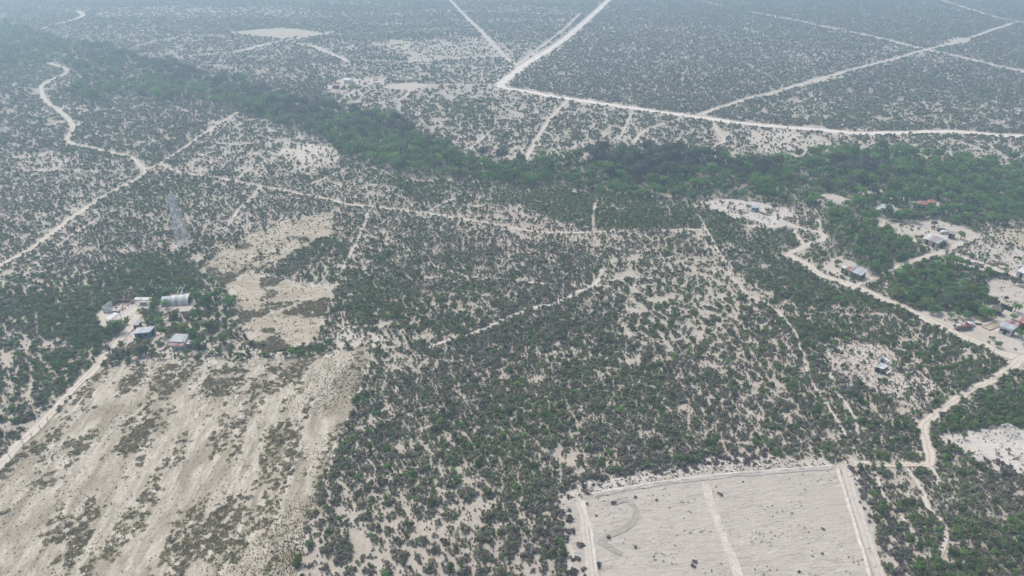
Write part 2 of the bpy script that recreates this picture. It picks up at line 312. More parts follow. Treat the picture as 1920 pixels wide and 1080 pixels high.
def plot_mat():
    m, n, l, b = mat('bulldozed bare plot'); pos = n.new('ShaderNodeNewGeometry').outputs['Position']
    rp = mapping(n, l, pos, -PROT); st = mapping(n, l, rp, 0, (0.16, 1, 1)); st2 = mapping(n, l, mapping(n, l, pos, -PROT - 0.2), 0, (0.12, 1, 1), (31, 7, 0))
    s1 = noise(n, l, st, 1.1, 7, 0.8, 1.2); s2 = noise(n, l, st2, 2.6, 5, 0.7, 1.5); big = noise(n, l, pos, 0.04, 5); fin = noise(n, l, pos, 2.0, 4, 0.8)
    c = ramp(n, l, s1, [(0.34, (0.30, 0.275, 0.24)), (0.46, (0.43, 0.395, 0.34)), (0.66, (0.515, 0.48, 0.422))])
    c = mixc(n, l, ramp(n, l, s2, [(0.57, (0, 0, 0)), (0.66, (0.7, 0.7, 0.7))]), c, (0.66, 0.63, 0.59))
    c = mixc(n, l, ramp(n, l, s2, [(0.34, (0.8, 0.8, 0.8)), (0.42, (0, 0, 0))]), c, (0.23, 0.205, 0.18))
    c = mixc(n, l, ramp(n, l, big, [(0.5, (0, 0, 0)), (0.75, (0.5, 0.5, 0.5))]), c, (0.44, 0.40, 0.345))
    c = mixc(n, l, 0.8, c, ramp(n, l, fin, [(0.35, (0.82, 0.82, 0.82)), (0.6, (1.04, 1.04, 1.04))]), 'MULTIPLY')
    l.new(c, b.inputs['Base Color']); bump(n, l, b, s1, 0.7, 0.3)
    return m
M_PLOT = plot_mat()

def leaf_mat(name, dark, light, var, transl=0.35):
    m, n, l, b = mat(name)
    a = n.new('ShaderNodeAttribute'); a.attribute_name = 'tint'
    oi = n.new('ShaderNodeObjectInfo')
    c = mixc(n, l, a.outputs['Fac'], dark, light)
    c = mixc(n, l, ramp(n, l, oi.outputs['Random'], [(0.25, (0, 0, 0)), (1.0, (0.75, 0.75, 0.75))]), c, var)
    br = N(n, 'ShaderNodeMath', operation='MULTIPLY_ADD'); l.new(oi.outputs['Random'], br.inputs[0]); br.inputs[1].default_value = 7.31; br.inputs[2].default_value = 0
    fr = N(n, 'ShaderNodeMath', operation='FRACT'); l.new(br.outputs[0], fr.inputs[0])
    c = mixc(n, l, 1.0, c, ramp(n, l, fr.outputs[0], [(0, (0.66, 0.66, 0.68)), (1, (1.36, 1.36, 1.32))]), 'MULTIPLY')
    l.new(c, b.inputs['Base Color'])
    if transl:
        t = n.new('ShaderNodeBsdfTranslucent'); l.new(c, t.inputs[0]); mx = n.new('ShaderNodeMixShader'); mx.inputs[0].default_value = transl
        l.new(b.outputs[0], mx.inputs[1]); l.new(t.outputs[0], mx.inputs[2]); l.new(mx.outputs[0], n['Material Output'].inputs[0])
    return m
L_ASH = leaf_mat('ashen thorn twigs', (0.155, 0.160, 0.115), (0.285, 0.282, 0.212), (0.178, 0.206, 0.130))
L_STRAW = leaf_mat('leafless pale twigs', (0.175, 0.160, 0.135), (0.30, 0.275, 0.235), (0.205, 0.19, 0.16))
L_OLIVE = leaf_mat('dusty olive leaves', (0.132, 0.158, 0.090), (0.242, 0.276, 0.155), (0.182, 0.188, 0.120))
L_GREEN = leaf_mat('mesquite leaves', (0.088, 0.145, 0.056), (0.158, 0.240, 0.092), (0.160, 0.210, 0.085))
L_WOOD = leaf_mat('creekside leaves', (0.075, 0.158, 0.048), (0.175, 0.320, 0.092), (0.140, 0.275, 0.062))
L_DARK = leaf_mat('dark creekside leaves', (0.072, 0.092, 0.072), (0.125, 0.148, 0.112), (0.115, 0.120, 0.092))
L_LIME = leaf_mat('fresh yellow green leaves', (0.10, 0.14, 0.035), (0.17, 0.21, 0.06), (0.16, 0.17, 0.05))
L_DEAD = leaf_mat('dead grey brush', (0.095, 0.085, 0.084), (0.175, 0.158, 0.154), (0.12, 0.105, 0.102), 0)
L_WEED = leaf_mat('dry olive weeds', (0.21, 0.20, 0.12), (0.33, 0.30, 0.195), (0.245, 0.205, 0.14))
L_TUFT = leaf_mat('dark tussocks', (0.16, 0.145, 0.105), (0.25, 0.23, 0.17), (0.17, 0.17, 0.11))
def plain(name, col, rough=0.8, spec=0.2, metal=0.0, vary=0.25, scale=1.5):
    m, n, l, b = mat(name); tc = n.new('ShaderNodeTexCoord').outputs['Object']
    f = noise(n, l, tc, scale, 5, 0.7)
    c = mixc(n, l, ramp(n, l, f, [(0.35, (1, 1, 1)), (0.65, (0, 0, 0))]), tuple(col), tuple(max(0, v * (1 - vary)) for v in col))
    l.new(c, b.inputs['Base Color']); b.inputs['Roughness'].default_value = rough; b.inputs['Specular IOR Level'].default_value = spec; b.inputs['Metallic'].default_value = metal
    return m
M_BARK = plain('grey bark', (0.13, 0.10, 0.08), vary=0.4)
M_BLEACH = plain('bleached timber', (0.62, 0.60, 0.57), vary=0.2)
M_STEEL = plain('galvanised steel', (0.52, 0.54, 0.57), 0.5, 0.4)
M_MAST = plain('pale mast steel', (0.70, 0.73, 0.78), 0.5, 0.4)
M_TIN = plain('weathered tin sheet', (0.43, 0.45, 0.46), 0.5, 0.3, 0, 0.35)
M_TIN2 = plain('dull tin sheet', (0.31, 0.32, 0.33), 0.55, 0.4, 0, 0.25)
M_TINW = plain('white painted tin', (0.66, 0.65, 0.63), 0.5, 0.3, 0, 0.25)
M_TINB = plain('bluish tin sheet', (0.44, 0.50, 0.53), 0.5, 0.3, 0, 0.3)
M_RUST = plain('rusty tin sheet', (0.36, 0.20, 0.16), 0.8, 0.2, 0, 0.4)
M_PINK = plain('faded red tin', (0.46, 0.30, 0.29), 0.7, 0.2, 0, 0.35)
M_REDTILE = plain('red tiles', (0.38, 0.19, 0.155), 0.8, 0.2, 0, 0.2)
M_BLUE = plain('blue painted wall', (0.10, 0.22, 0.36), 0.8, 0.2, 0, 0.2)
M_WHITEW = plain('whitewashed wall', (0.66, 0.645, 0.62), 0.85, 0.2, 0, 0.15)
M_BLOCK = plain('grey block wall', (0.42, 0.40, 0.37), 0.9, 0.1, 0, 0.2)
M_BRICK = plain('brown brick wall', (0.27, 0.165, 0.125), 0.9, 0.1, 0, 0.3)
M_PLANK = plain('grey planks', (0.19, 0.165, 0.14), 0.9, 0.1, 0, 0.4)
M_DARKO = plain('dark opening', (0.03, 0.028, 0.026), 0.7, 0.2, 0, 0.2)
M_GLASS = plain('window glass', (0.06, 0.07, 0.08), 0.15, 0.5, 0, 0.1)
M_RED = plain('faded red paint', (0.25, 0.085, 0.075), 0.5, 0.4, 0, 0.3)
M_TYRE = plain('tyre rubber', (0.03, 0.03, 0.03), 0.8, 0.2)
M_THATCH = plain('grey thatch', (0.20, 0.175, 0.16), 0.95, 0.05, 0, 0.4, 3)
M_TARP = plain('dark green shade cloth', (0.025, 0.06, 0.05), 0.8, 0.2)
M_CARDARK = plain('dark car paint', (0.05, 0.055, 0.07), 0.35, 0.5)
M_CARWHITE = plain('white car paint', (0.68, 0.68, 0.67), 0.4, 0.5, 0, 0.1)
M_TEAL = plain('blue plastic tank', (0.05, 0.20, 0.28), 0.5, 0.4)

# ------------------------------------------------------------------ object helpers
def tag(o, label=None, cat=None, group=None, kind=None):
    if label: o['label'] = label
    if cat: o['category'] = cat
    if group: o['group'] = group
    if kind: o['kind'] = kind
    return o
def link(name, me, parent=None, loc=None):
    o = bpy.data.objects.new(name, me); COL.objects.link(o)
    if parent: o.parent = parent
    if loc is not None: o.location = loc
    return o
def empty(name, loc, rz=0):
    o = bpy.data.objects.new(name, None); COL.objects.link(o); o.location = loc; o.rotation_euler = (0, 0, rz); o.empty_display_size = 0.5
    return o
def mesh(name, v, f, m):
    me = bpy.data.meshes.new(name); me.from_pydata([tuple(p) for p in v], [], f); me.materials.append(m); me.update(); return me
def box_vf(cx, cy, cz, sx, sy, sz, rz=0.0):
    c, s = math.cos(rz), math.sin(rz); v = []
    for z in (-1, 1):
        for x, y in ((-1, -1), (1, -1), (1, 1), (-1, 1)):
            px, py = x * sx / 2, y * sy / 2
            v.append((cx + px * c - py * s, cy + px * s + py * c, cz + z * sz / 2))
    return v, [(3, 2, 1, 0), (4, 5, 6, 7), (0, 1, 5, 4), (1, 2, 6, 5), (2, 3, 7, 6), (3, 0, 4, 7)]
def tube_vf(a, b, r0, r1, n=6):
    a = Vector(a); b = Vector(b); d = (b - a).normalized(); u = d.orthogonal().normalized(); w = d.cross(u); v = []; f = []
    for p, r in ((a, r0), (b, r1)):
        for k in range(n):
            t = 2 * math.pi * k / n; v.append(p + u * (math.cos(t) * r) + w * (math.sin(t) * r))
    for k in range(n): f.append((k, (k + 1) % n, n + (k + 1) % n, n + k))
    f.append(tuple(range(n - 1, -1, -1))); f.append(tuple(range(n, 2 * n)))
    return v, f
def join_vf(items):
    V, F = [], []
    for v, f in items:
        o = len(V); V += list(v); F += [tuple(i + o for i in q) for q in f]
    return V, F
def part(name, vf, m, parent): return link(name, mesh(name, *vf, m), parent)

# ------------------------------------------------------------------ fields: where bushes grow
def veg_fields(x, y):
    """cover, green share, size factor, tree density flags for ground points"""
    wx = x + (fbm(x, y, 22, 3) - 0.5) * 14 + (vnoise(x, y, 3.0, 8) - 0.5) * 2.5
    wy = y + (fbm(x, y, 22, 4) - 0.5) * 14 + (vnoise(x, y, 3.0, 9) - 0.5) * 2.5
    sx = x + (vnoise(x, y, 5, 13) - 0.5) * 3.0; sy = y + (vnoise(x, y, 5, 14) - 0.5) * 3.0
    cover = np.full(x.shape, 0.74); green = np.full(x.shape, 0.20)
    def regp(px, c=None, g=None): 
        m = inpoly(wx, wy, PL(px))
        if c is not None: cover[m] = c
        if g is not None: green[m] = g
    # far plain
    regp([(-200,-60),(1160,-60),(940,160),(600,175),(300,118),(-200,60)], 0.76, 0.10)
    regp([(1155,-60),(2200,-60),(2200,262),(1620,245),(1300,215),(955,160)], 0.95, 0.05)
    regp([(1400,215),(1500,160),(1600,190),(1560,225)], 0.62, 0.06)
    regp([(1650,180),(1800,190),(1960,180),(1960,240),(1740,240),(1640,225)], 0.66, 0.06)
    regp([(700,80),(930,70),(960,105),(760,115)], 0.50, 0.08)
    # between gravel road and wood
    regp([(600,170),(930,163),(1300,222),(1620,253),(2000,262),(2000,310),(1480,300),(1260,295),(1000,310),(860,290),(700,215)], 0.54, 0.10)
    regp([(830,190),(940,180),(920,230),(850,240)], 0.72, 0.3)
    regp([(1160,205),(1300,225),(1310,250),(1200,240)], 0.66, 0.08)
    regp([(1240,255),(1340,250),(1350,270),(1260,275)], 0.72, 0.2)
    regp([(1380,245),(1470,245),(1560,262),(1560,290),(1430,300)], 0.30, 0.10)
    regp([(600,120),(930,132),(930,156),(720,150),(600,148)], 0.66, 0.35)
    # left middle
    regp([(-100,130),(120,185),(300,190),(450,210),(620,290),(700,330),(640,372),(480,345),(330,318),(270,315),(140,270),(-100,240)], 0.80, 0.14)
    regp([(400,230),(520,225),(620,275),(600,330),(460,330),(340,315)], 0.54, 0.10)
    regp([(520,285),(600,270),(640,300),(580,320)], 0.22, 0.1)
    regp([(-100,240),(130,275),(250,300),(260,330),(100,420),(-100,500)], 0.76, 0.16)
    regp([(20,290),(120,280),(170,310),(120,330),(30,320)], 0.56, 0.1)
    regp([(80,470),(270,330),(470,360),(640,385),(620,400),(420,450),(340,460),(200,500),(60,520)], 0.80, 0.28)
    regp([(-100,520),(60,510),(230,490),(330,465),(240,540),(60,600),(-100,640)], 0.76, 0.45)
    regp([(-150,640),(60,640),(200,660),(130,730),(0,850),(-150,960)], 0.60, 0.28)
    regp([(505,480),(560,450),(650,440),(680,410),(700,420),(665,500),(640,540),(560,528),(490,512)], 0.90, 0.25)
    # central scrub
    C = [(700,395),(960,430),(1300,432),(1400,560),(1500,680),(1610,862),(1440,860),(1100,900),(1050,940),(1070,1100),(540,1110),(600,905),(650,800),(690,690),(715,620),(640,515)]
    regp(C, 0.82, 0.075)
    regp([(700,400),(960,440),(1100,470),(1090,530),(960,580),(840,630),(730,620),(660,520)], 0.88, 0.10)
    regp([(830,650),(1000,600),(1150,640),(1250,760),(1300,860),(1050,880),(900,800)], 0.87, 0.10)
    regp([(560,1110),(600,915),(760,930),(900,950),(880,1110)], 0.74, 0.05)
    regp([(610,560),(730,560),(700,640),(640,650),(600,610)], 0.42, 0.2)
    regp([(1120,480),(1330,480),(1420,570),(1560,720),(1400,760),(1150,620)], 0.64, 0.16)
    regp([(1420,560),(1560,570),(1760,650),(1700,680),(1600,640),(1520,680)], 0.62, 0.22)
    regp([(1640,590),(1800,640),(1850,690),(1700,690),(1620,640)], 0.62, 0.30)
    regp([(1500,690),(1680,760),(1740,800),(1735,860),(1610,866)], 0.70, 0.35)
    regp([(1760,770),(1990,690),(1990,815),(1870,800),(1790,800),(1760,815)], 0.84, 0.42)
    regp([(1600,875),(1740,880),(1760,1110),(1670,1110)], 0.64, 0.22)
    regp([(1740,890),(1800,860),(1990,960),(1990,1110),(1750,1110)], 0.80, 0.42)
    regp([(1490,490),(1700,590),(1790,640),(1700,600),(1560,560)], 0.86, 0.5)
    regp([(270,535),(440,530),(450,600),(430,645),(300,620),(250,590)], 0.66, 0.6)
    for g, c, gg in ((GREEN_C, 0.96, 0.62), (GREEN_D, 0.97, 0.60)):
        m = inpoly(wx, wy, g); cover[m] = c; green[m] = gg
    m = inpoly(wx, wy, NEARWOOD); cover[m] = 0.82; green[m] = 0.28
    KX = [(P(a, b, 1.0), r) for a, b, r in KEEP]
    # openings: fields, yards
    for k in PW:
        m = inpoly(sx, sy, PW[k])
        cc = {'hut_yard': 0.36, 'east_lot': 0.34, 'frame_yard': 0.03, 'farm_yard': 0.46, 'bare_rise': 0.10, 'yellow_lot': 0.30, 'clearing': 0.10, 'house_yard': 0.12, 'barn_yard': 0.08, 'village_yard': 0.05, 'cross_patch': 0.3, 'slope_patch': 0.3, 'yellow_patch': 0.2, 'far_house_yard': 0.15}.get(k, 0.0)
        cover[m] = cc; green[m] = 0.3
    wood = inpoly(wx, wy, WOOD) | inpoly(wx, wy, GROVE_A) | inpoly(wx, wy, GROVE_B) | inpoly(wx, wy, GROVE_C)
    farm = inpoly(wx, wy, FARM_WOOD)
    cover[farm] = np.maximum(cover[farm], 0.66); green[farm] = 0.55
    for (k_, r_) in KX: cover[np.hypot(x - k_[0], y - k_[1] + 1.5) < r_] = 0.0
    road = np.full(x.shape, 1e9)
    for nm, lb, w, L in ROADS_W:
        road = np.minimum(road, pdist(x, y, L[::2] + [L[-1]]) - w * 0.5)
    return cover, green, wood, farm, road

# ------------------------------------------------------------------ ground sheet
def make_ground():
    ys = [-3000., -800., -200., 0., 30.]
    y = 55.0
    while y < 2200: ys.append(y); y += max(1.4, y * 0.0085)
    ys += [2600., 3500., 6000., 12000., 30000.]
    nx = 240; us = np.linspace(-1, 1, nx)
    Y = np.repeat(np.array(ys)[:, None], nx, 1); HW = np.maximum(0.82 * np.array(ys) + 90, 110)[:, None]; HW = np.where(np.array(ys)[:, None] <= 30, 130.0, HW)
    X = us[None, :] * HW
    X[:, 0] = -40000; X[:, -1] = 40000
    x = X.ravel(); y = Y.ravel()
    v = np.stack([x, y, np.zeros_like(x)], 1)
    ny = len(ys); i = np.arange(ny - 1)[:, None] * nx + np.arange(nx - 1)[None, :]; i = i.ravel()
    f = np.stack([i, i + 1, i + 1 + nx, i + nx], 1)
    me = bpy.data.meshes.new('ground'); me.from_pydata(v.tolist(), [], f.tolist()); me.materials.append(M_GROUND)
    cover, green, wood, farm, road = veg_fields(x, y)
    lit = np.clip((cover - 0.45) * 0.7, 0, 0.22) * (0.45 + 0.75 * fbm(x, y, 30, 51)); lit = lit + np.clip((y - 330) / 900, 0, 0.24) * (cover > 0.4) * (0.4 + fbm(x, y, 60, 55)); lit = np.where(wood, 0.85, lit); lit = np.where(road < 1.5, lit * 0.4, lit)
    bare = np.clip(0.62 - cover, 0, 1) * fbm(x, y, 26, 61) * 1.2
    pink = np.clip(fbm(x, y, 45, 71) - 0.58, 0, 1) * 1.1
    a = me.color_attributes.new('soil', 'FLOAT_COLOR', 'POINT')
    c = np.zeros((len(x), 4), np.float32); c[:, 0] = np.clip(lit, 0, 1); c[:, 1] = np.clip(bare, 0, 1); c[:, 2] = np.clip(pink, 0, 0.3); c[:, 3] = 1
    a.data.foreach_set('color', c.ravel())
    o = link('ground', me); tag(o, 'pale sandy semi-desert plain under the scrub', 'ground', kind='structure')
make_ground()

def sheet(name, label, poly_px, m, z, jit=0.9, step=2.5, cat='field'):
    pts = PL(poly_px); L = []
    for i in range(len(pts)):
        a, b = pts[i], pts[(i + 1) % len(pts)]; k = max(1, int(math.dist(a, b) / step))
        for j in range(k):
            t = j / k; px = a[0] + (b[0] - a[0]) * t; py = a[1] + (b[1] - a[1]) * t
            L.append((px + random.gauss(0, jit), py + random.gauss(0, jit)))
    bm = bmesh.new(); vs = [bm.verts.new((p[0], p[1], z)) for p in L]
    es = [bm.edges.new((vs[i], vs[(i + 1) % len(vs)])) for i in range(len(vs))]
    bmesh.ops.triangle_fill(bm, use_beauty=True, edges=es, use_dissolve=False)
    for f in bm.faces:
        if f.normal.z < 0: f.normal_flip()
    me = bpy.data.meshes.new(name); bm.to_mesh(me); bm.free(); me.materials.append(m)
    return tag(link(name, me), label, cat, kind='structure')
SH = [
 ('field', 'large fallow tan field at the lower left', 'dry_field', M_FIELD), ('field', 'small weedy field beside the farm', 'fenced_field', M_FENCED),
 ('field', 'bare pale rise above the small weedy field', 'bare_rise', M_FENCED),
 ('cleared_ground', 'strip of torn pale soil along the top of the cleared plot', 'plot_margin', M_CHALK),
 ('yard', 'bare pale yard with the white timber frame', 'frame_yard', M_CHALK), ('yard', 'pale sandy yard around the ruined tin hut', 'hut_yard', M_YARD),
 ('yard', 'sandy village yard at the right edge', 'village_yard', M_YARD), ('field', 'bare field at the right edge above the thatched shelter', 'east_field', M_YARD),
 ('yard', 'scrubby pale lot right of the crossroads', 'east_lot', M_YARD), ('field', 'yellowish dry lot at the right edge of the wood', 'yellow_lot', M_YELLOW),
 ('yard', 'pale yard around the white gabled barn', 'barn_yard', M_YARD), ('yard', 'bare clearing below the wood with the small hut', 'clearing', M_CHALK),
 ('sand_patch', 'left bare sandy opening in the wood', 'sand_opening', M_YARD), ('sand_patch', 'topmost bare sandy opening in the wood', 'sand_bank', M_YARD),
 ('sand_patch', 'small sandy opening left of the red roof', 'sand_corner', M_YARD), ('yard', 'sandy yard of the patched-roof house', 'house_yard', M_YARD),
 ('field', 'far tan ploughed plot at the top', 'far_plot', M_YELLOW), ('field', 'small yellowish bare patch on the far plain', 'yellow_patch', M_YELLOW),
 ('yard', 'far cream sandy yard below the far houses', 'far_yard', M_YARD), ('yard', 'far bare yard beside the white-roofed house', 'far_house_yard', M_YARD),
]
for i, (nm, lb, k, m) in enumerate(SH): sheet(nm, lb, POLY[k], m, 0.012 + 0.002 * i, 1.5 if 'field' in k or k in ('bare_rise', 'far_plot', 'clearing', 'frame_yard', 'hut_yard') else 0.8)
sheet('cleared_plot', 'pale bulldozed bare plot at the bottom right', POLY['cleared_plot'], M_PLOT, 0.060, 0.8, cat='field')

def ribbon(name, label, L, w, m, z, jit=0.18, cat='road', crown=None, kind='structure'):
    n = len(L); A = np.array(L); T = np.zeros_like(A); T[1:-1] = A[2:] - A[:-2]; T[0] = A[1] - A[0]; T[-1] = A[-1] - A[-2]
    T /= np.linalg.norm(T, axis=1)[:, None] + 1e-9; Nn = np.stack([-T[:, 1], T[:, 0]], 1)
    s = np.arange(n) * 1.0; off = (vnoise(s, s * 0 + hash(label) % 97, 3.0, 2) - 0.5); 
    wl = w * 0.5 * (1 + jit * 2 * (vnoise(s, s * 0 + 3, 2.3, hash(label) % 91) - 0.5)); wr = w * 0.5 * (1 + jit * 2 * (vnoise(s, s * 0 + 9, 2.3, hash(label) % 83 + 7) - 0.5))
    A = A + Nn * (off * (1.1 if name == 'footpath' else w * 0.14))[:, None]
    us = (-1, -0.5, 0, 0.5, 1); v = []; f = []; ac = []
    for i in range(n):
        for j, u in enumerate(us):
            d = u * (wl[i] if u < 0 else wr[i]); zz = z
            if crown: zz = z + crown * (1 - abs(u)) * (0.7 + 0.6 * random.random())
            v.append((A[i, 0] + Nn[i, 0] * d, A[i, 1] + Nn[i, 1] * d, zz)); ac.append(u)
    for i in range(n - 1):
        for j in range(4):
            a = i * 5 + j; f.append((a, a + 5, a + 6, a + 1)[::-1])
    me = mesh(name, v, f, m); at = me.attributes.new('across', 'FLOAT', 'POINT'); at.data.foreach_set('value', np.array(ac, np.float32))
    if me.polygons[0].normal.z < 0: me.flip_normals()
    return tag(link(name, me), label, cat, kind=kind)
def stable(s): return sum(ord(c) * (i + 1) for i, c in enumerate(s))
hash = stable
for i, (nm, lb, w, L) in enumerate(ROADS_W):
    m = M_GRAVEL if nm == 'gravel_road' else (M_PATH if nm == 'footpath' else M_ROAD)
    ribbon(nm, lb, L, w, m, 0.072 + 0.0015 * i, 0.6 if nm == 'footpath' else 0.42, 'path' if nm == 'footpath' else 'road')
# pale shoulders of the gravel road
gl = ROADS_W[0][3]
def offset(L, d):
    A = np.array(L); T = np.zeros_like(A); T[1:-1] = A[2:] - A[:-2]; T[0] = A[1] - A[0]; T[-1] = A[-1] - A[-2]; T /= np.linalg.norm(T, axis=1)[:, None] + 1e-9
    return [tuple(p) for p in A + np.stack([-T[:, 1], T[:, 0]], 1) * d]
for d, lb in ((8.0, 'thin pale graded shoulder on the far side of the gravel road'), (-8.0, 'thin pale graded shoulder on the near side of the gravel road')):
    ribbon('road_shoulder', lb, offset(gl, d), 3.0, M_ROAD, 0.066, 0.5)
M_PTRACK = road_mat('churned plot track', (0.52, 0.48, 0.42), (0.42, 0.385, 0.33), (0.45, 0.41, 0.355))
# tracks and soil ridges of the cleared plot and field
for lb, w, pts, cr, nm, m in (
  ('wheel track along the left edge of the cleared plot', 2.2, [(1078,930),(1092,960),(1100,1010),(1108,1100)], None, 'dirt_track', M_PTRACK),
  ('wheel track along the right edge of the cleared plot', 2.8, [(1586,872),(1595,920),(1612,970),(1632,1030),(1660,1105)], None, 'dirt_track', M_PTRACK),
  ('pale wheel track down the middle of the cleared plot', 1.9, [(1322,905),(1332,940),(1350,990),(1370,1040),(1392,1100)], None, 'dirt_track', M_CHALK),
  ('low soil ridge along the top of the cleared plot', 1.6, [(1110,930),(1200,912),(1320,897),(1440,885),(1560,876)], 0.35, 'soil_ridge', M_CHALK),
  ('low soil ridge inside the right edge of the cleared plot', 1.2, [(1572,880),(1590,940),(1612,1010),(1640,1105)], 0.3, 'soil_ridge', M_CHALK),
  ('low soil ridge inside the left edge of the cleared plot', 1.0, [(1095,940),(1108,990),(1116,1040),(1124,1100)], 0.28, 'soil_ridge', M_CHALK)):
    ribbon(nm, lb, catmull(PL(pts), 1.2), w, m, 0.155, 0.3, 'track' if cr is None else 'ridge', cr)
M_MARK = soil_mat('turned darker soil', (0.385, 0.355, 0.31), (0.33, 0.305, 0.265), (0.35, 0.315, 0.27), False)
ribbon('tyre_mark', 'grey looping tyre mark on the cleared plot', catmull(PL([(1125,1022),(1140,1005),(1170,992),(1188,975),(1192,958),(1184,944),(1168,938),(1150,944)]), 0.8), 1.5, M_MARK, 0.16, 0.3, 'track')
ribbon('tyre_mark', 'short grey smear left of the looping tyre mark', catmull(PL([(1132,1020),(1150,1032),(1166,1040)]), 0.8), 1.3, M_MARK, 0.161, 0.3, 'track')
M_RUT = soil_mat('loose pale field soil', (0.54, 0.487, 0.405), (0.45, 0.40, 0.32), (0.42, 0.365, 0.285), False)

# ------------------------------------------------------------------ plants
def crown_mesh(name, seed, r, h, base, n, leaf, lobes, m, stems=4, stem_r=0.05, trunk=None, flat=0.6):
    """many leaf-sized faces spread over the lobes of a crown; stems below"""
    q = random.Random(seed); V = []; F = []; T = []; MI = []
    LB = []
    for k in range(lobes):
        a = q.uniform(0, 6.283); d = r * math.sqrt(q.random()) * 0.62
        rr = r * q.uniform(0.34, 0.56); z = base + (h - base) * q.uniform(0.35, 0.78) * (1 - 0.35 * (d / r) ** 2)
        LB.append((math.cos(a) * d, math.sin(a) * d, z, rr, q.uniform(0.0, 1.0)))
    for i in range(n):
        lx, ly, lz, rr, lt = LB[i % lobes]
        u = Vector((q.gauss(0, 1), q.gauss(0, 1), q.gauss(0.25, 1))).normalized()
        rad = rr * (q.random() ** 0.35)
        p = Vector((lx, ly, lz)) + Vector((u.x * rad, u.y * rad, u.z * rad * flat * (h / max(r, 0.1)) ** 0.5))
        if p.z < base * 0.5: p.z = base * 0.5 + q.random() * 0.1 * h
        nrm = (u + Vector((q.gauss(0, 0.55), q.gauss(0, 0.55), q.gauss(0.75, 0.5)))).normalized()
        t1 = nrm.orthogonal().normalized(); t2 = nrm.cross(t1); an = q.uniform(0, 6.28); e1 = t1 * math.cos(an) + t2 * math.sin(an); e2 = nrm.cross(e1)
        s = leaf * q.uniform(0.6, 1.35); o = len(V)
        V += [p - e1 * s * 0.6, p + e2 * s * 0.5 + nrm * s * 0.12, p + e1 * s * 0.6, p - e2 * s * 0.5 + nrm * s * 0.12]
        F.append((o, o + 1, o + 2, o + 3)); T.append(min(1, max(0, 0.55 * lt + 0.45 * q.random()))); MI.append(0)
    for k in range(stems):
        a = 6.283 * (k + q.random()) / max(stems, 1); d = r * q.uniform(0.3, 0.6)
        v, f = tube_vf((0, 0, -0.05), (math.cos(a) * d, math.sin(a) * d, base + (h - base) * 0.55), stem_r, stem_r * 0.4, 4)
        o = len(V); V += v; F += [tuple(i + o for i in g) for g in f]; T += [0.5] * len(f); MI += [1] * len(f)
    me = bpy.data.meshes.new(name); me.from_pydata([tuple(p) for p in V], [], F); me.materials.append(m); me.materials.append(M_BARK)
    me.polygons.foreach_set('material_index', MI)
    at = me.attributes.new('tint', 'FLOAT', 'FACE'); at.data.foreach_set('value', np.array(T, np.float32)); me.update()
    return me
def trunk_mesh(name, seed, h, r, spread):
    q = random.Random(seed); it = [tube_vf((0, 0, -0.1), (q.uniform(-.1, .1) * h, q.uniform(-.1, .1) * h, h * 0.35), r, r * 0.7, 6)]
    top = Vector((0, 0, h * 0.33))
    for k in range(4):
        a = 6.283 * (k + q.random()) / 4
        it.append(tube_vf(top, (math.cos(a) * spread, math.sin(a) * spread, h * q.uniform(0.62, 0.8)), r * 0.55, r * 0.18, 5))
    return mesh(name, *join_vf(it), M_BARK)
ASH = [crown_mesh('thorn_shrub', 10 + k, 0.62 + 0.06 * (k % 5), 0.85 + 0.25 * (k % 3), 0.10, 120 if k % 4 != 2 else 84, 0.25, 4 + k % 5, (L_ASH, L_OLIVE, L_STRAW, L_OLIVE)[k % 4], 4, 0.03) for k in range(8)]
GRN = [crown_mesh('green_bush', 40 + k, 1.15, 1.9 + 0.3 * (k % 3), 0.25, 180, 0.30, 8, (L_GREEN, L_GREEN, L_OLIVE, L_WOOD, L_GREEN, L_LIME)[k], 4, 0.05) for k in range(6)]
TREE = [crown_mesh('crown', 70 + k, 2.6, 4.8 + 0.5 * (k % 3), 1.1, 420, 0.48, 13, (L_WOOD, L_GREEN, L_WOOD, L_WOOD, L_DARK, L_DARK, L_LIME)[k], 0) for k in range(7)]
TRNK = [trunk_mesh('trunk', 90 + k, 4.8, 0.2, 1.3) for k in range(3)]
DEAD = [crown_mesh('brush', 110 + k, 0.8, 0.75, 0.05, 90, 0.26, 5, L_DEAD, 5, 0.025) for k in range(3)]
WEED = [crown_mesh('weed', 120 + k, 0.7, 0.30, 0.02, 34, 0.24, 6, L_WEED, 0, 0, flat=0.35) for k in range(3)] 
TUFT = [crown_mesh('tussock', 130 + k, 0.20, 0.26, 0.02, 16, 0.13, 2, L_TUFT, 0) for k in range(3)]

# candidate points on a grid whose spacing grows slowly with distance from the viewer's side
def candidates(s0, k, smax, y0, y1):
    xs = []; ys = []; ss = []
    y = y0
    while y < y1:
        s = min(max(s0, y * k), smax); hw = 0.72 * y + 62; x = np.arange(-hw, hw, s)
        xs.append(x + rng.uniform(-.48, .48, x.shape) * s); ys.append(y + rng.uniform(-.48, .48, x.shape) * s); ss.append(np.full(x.shape, s)); y += s
    return np.concatenate(xs), np.concatenate(ys), np.concatenate(ss)
def keep(m, *a): return [q[m] for q in a]
x, y, s = candidates(0.74, 0.0037, 2.6, 72, 1620)
cover, green, wood, farm, road = veg_fields(x, y)
cover = np.where(cover > 0.4, np.clip(cover + np.where(cover > 0.85, 0.35, 1.0) * (fbm(x * 0.3, y, 70, 141) - 0.5) * np.clip((y - 250) / 500, 0.12, 0.62), 0.34, 0.97), cover)
wxx = x + (fbm(x, y, 9, 21) - 0.5) * 5; wyy = y + (fbm(x, y, 9, 22) - 0.5) * 5
big = np.maximum(1.0, s / 1.3)
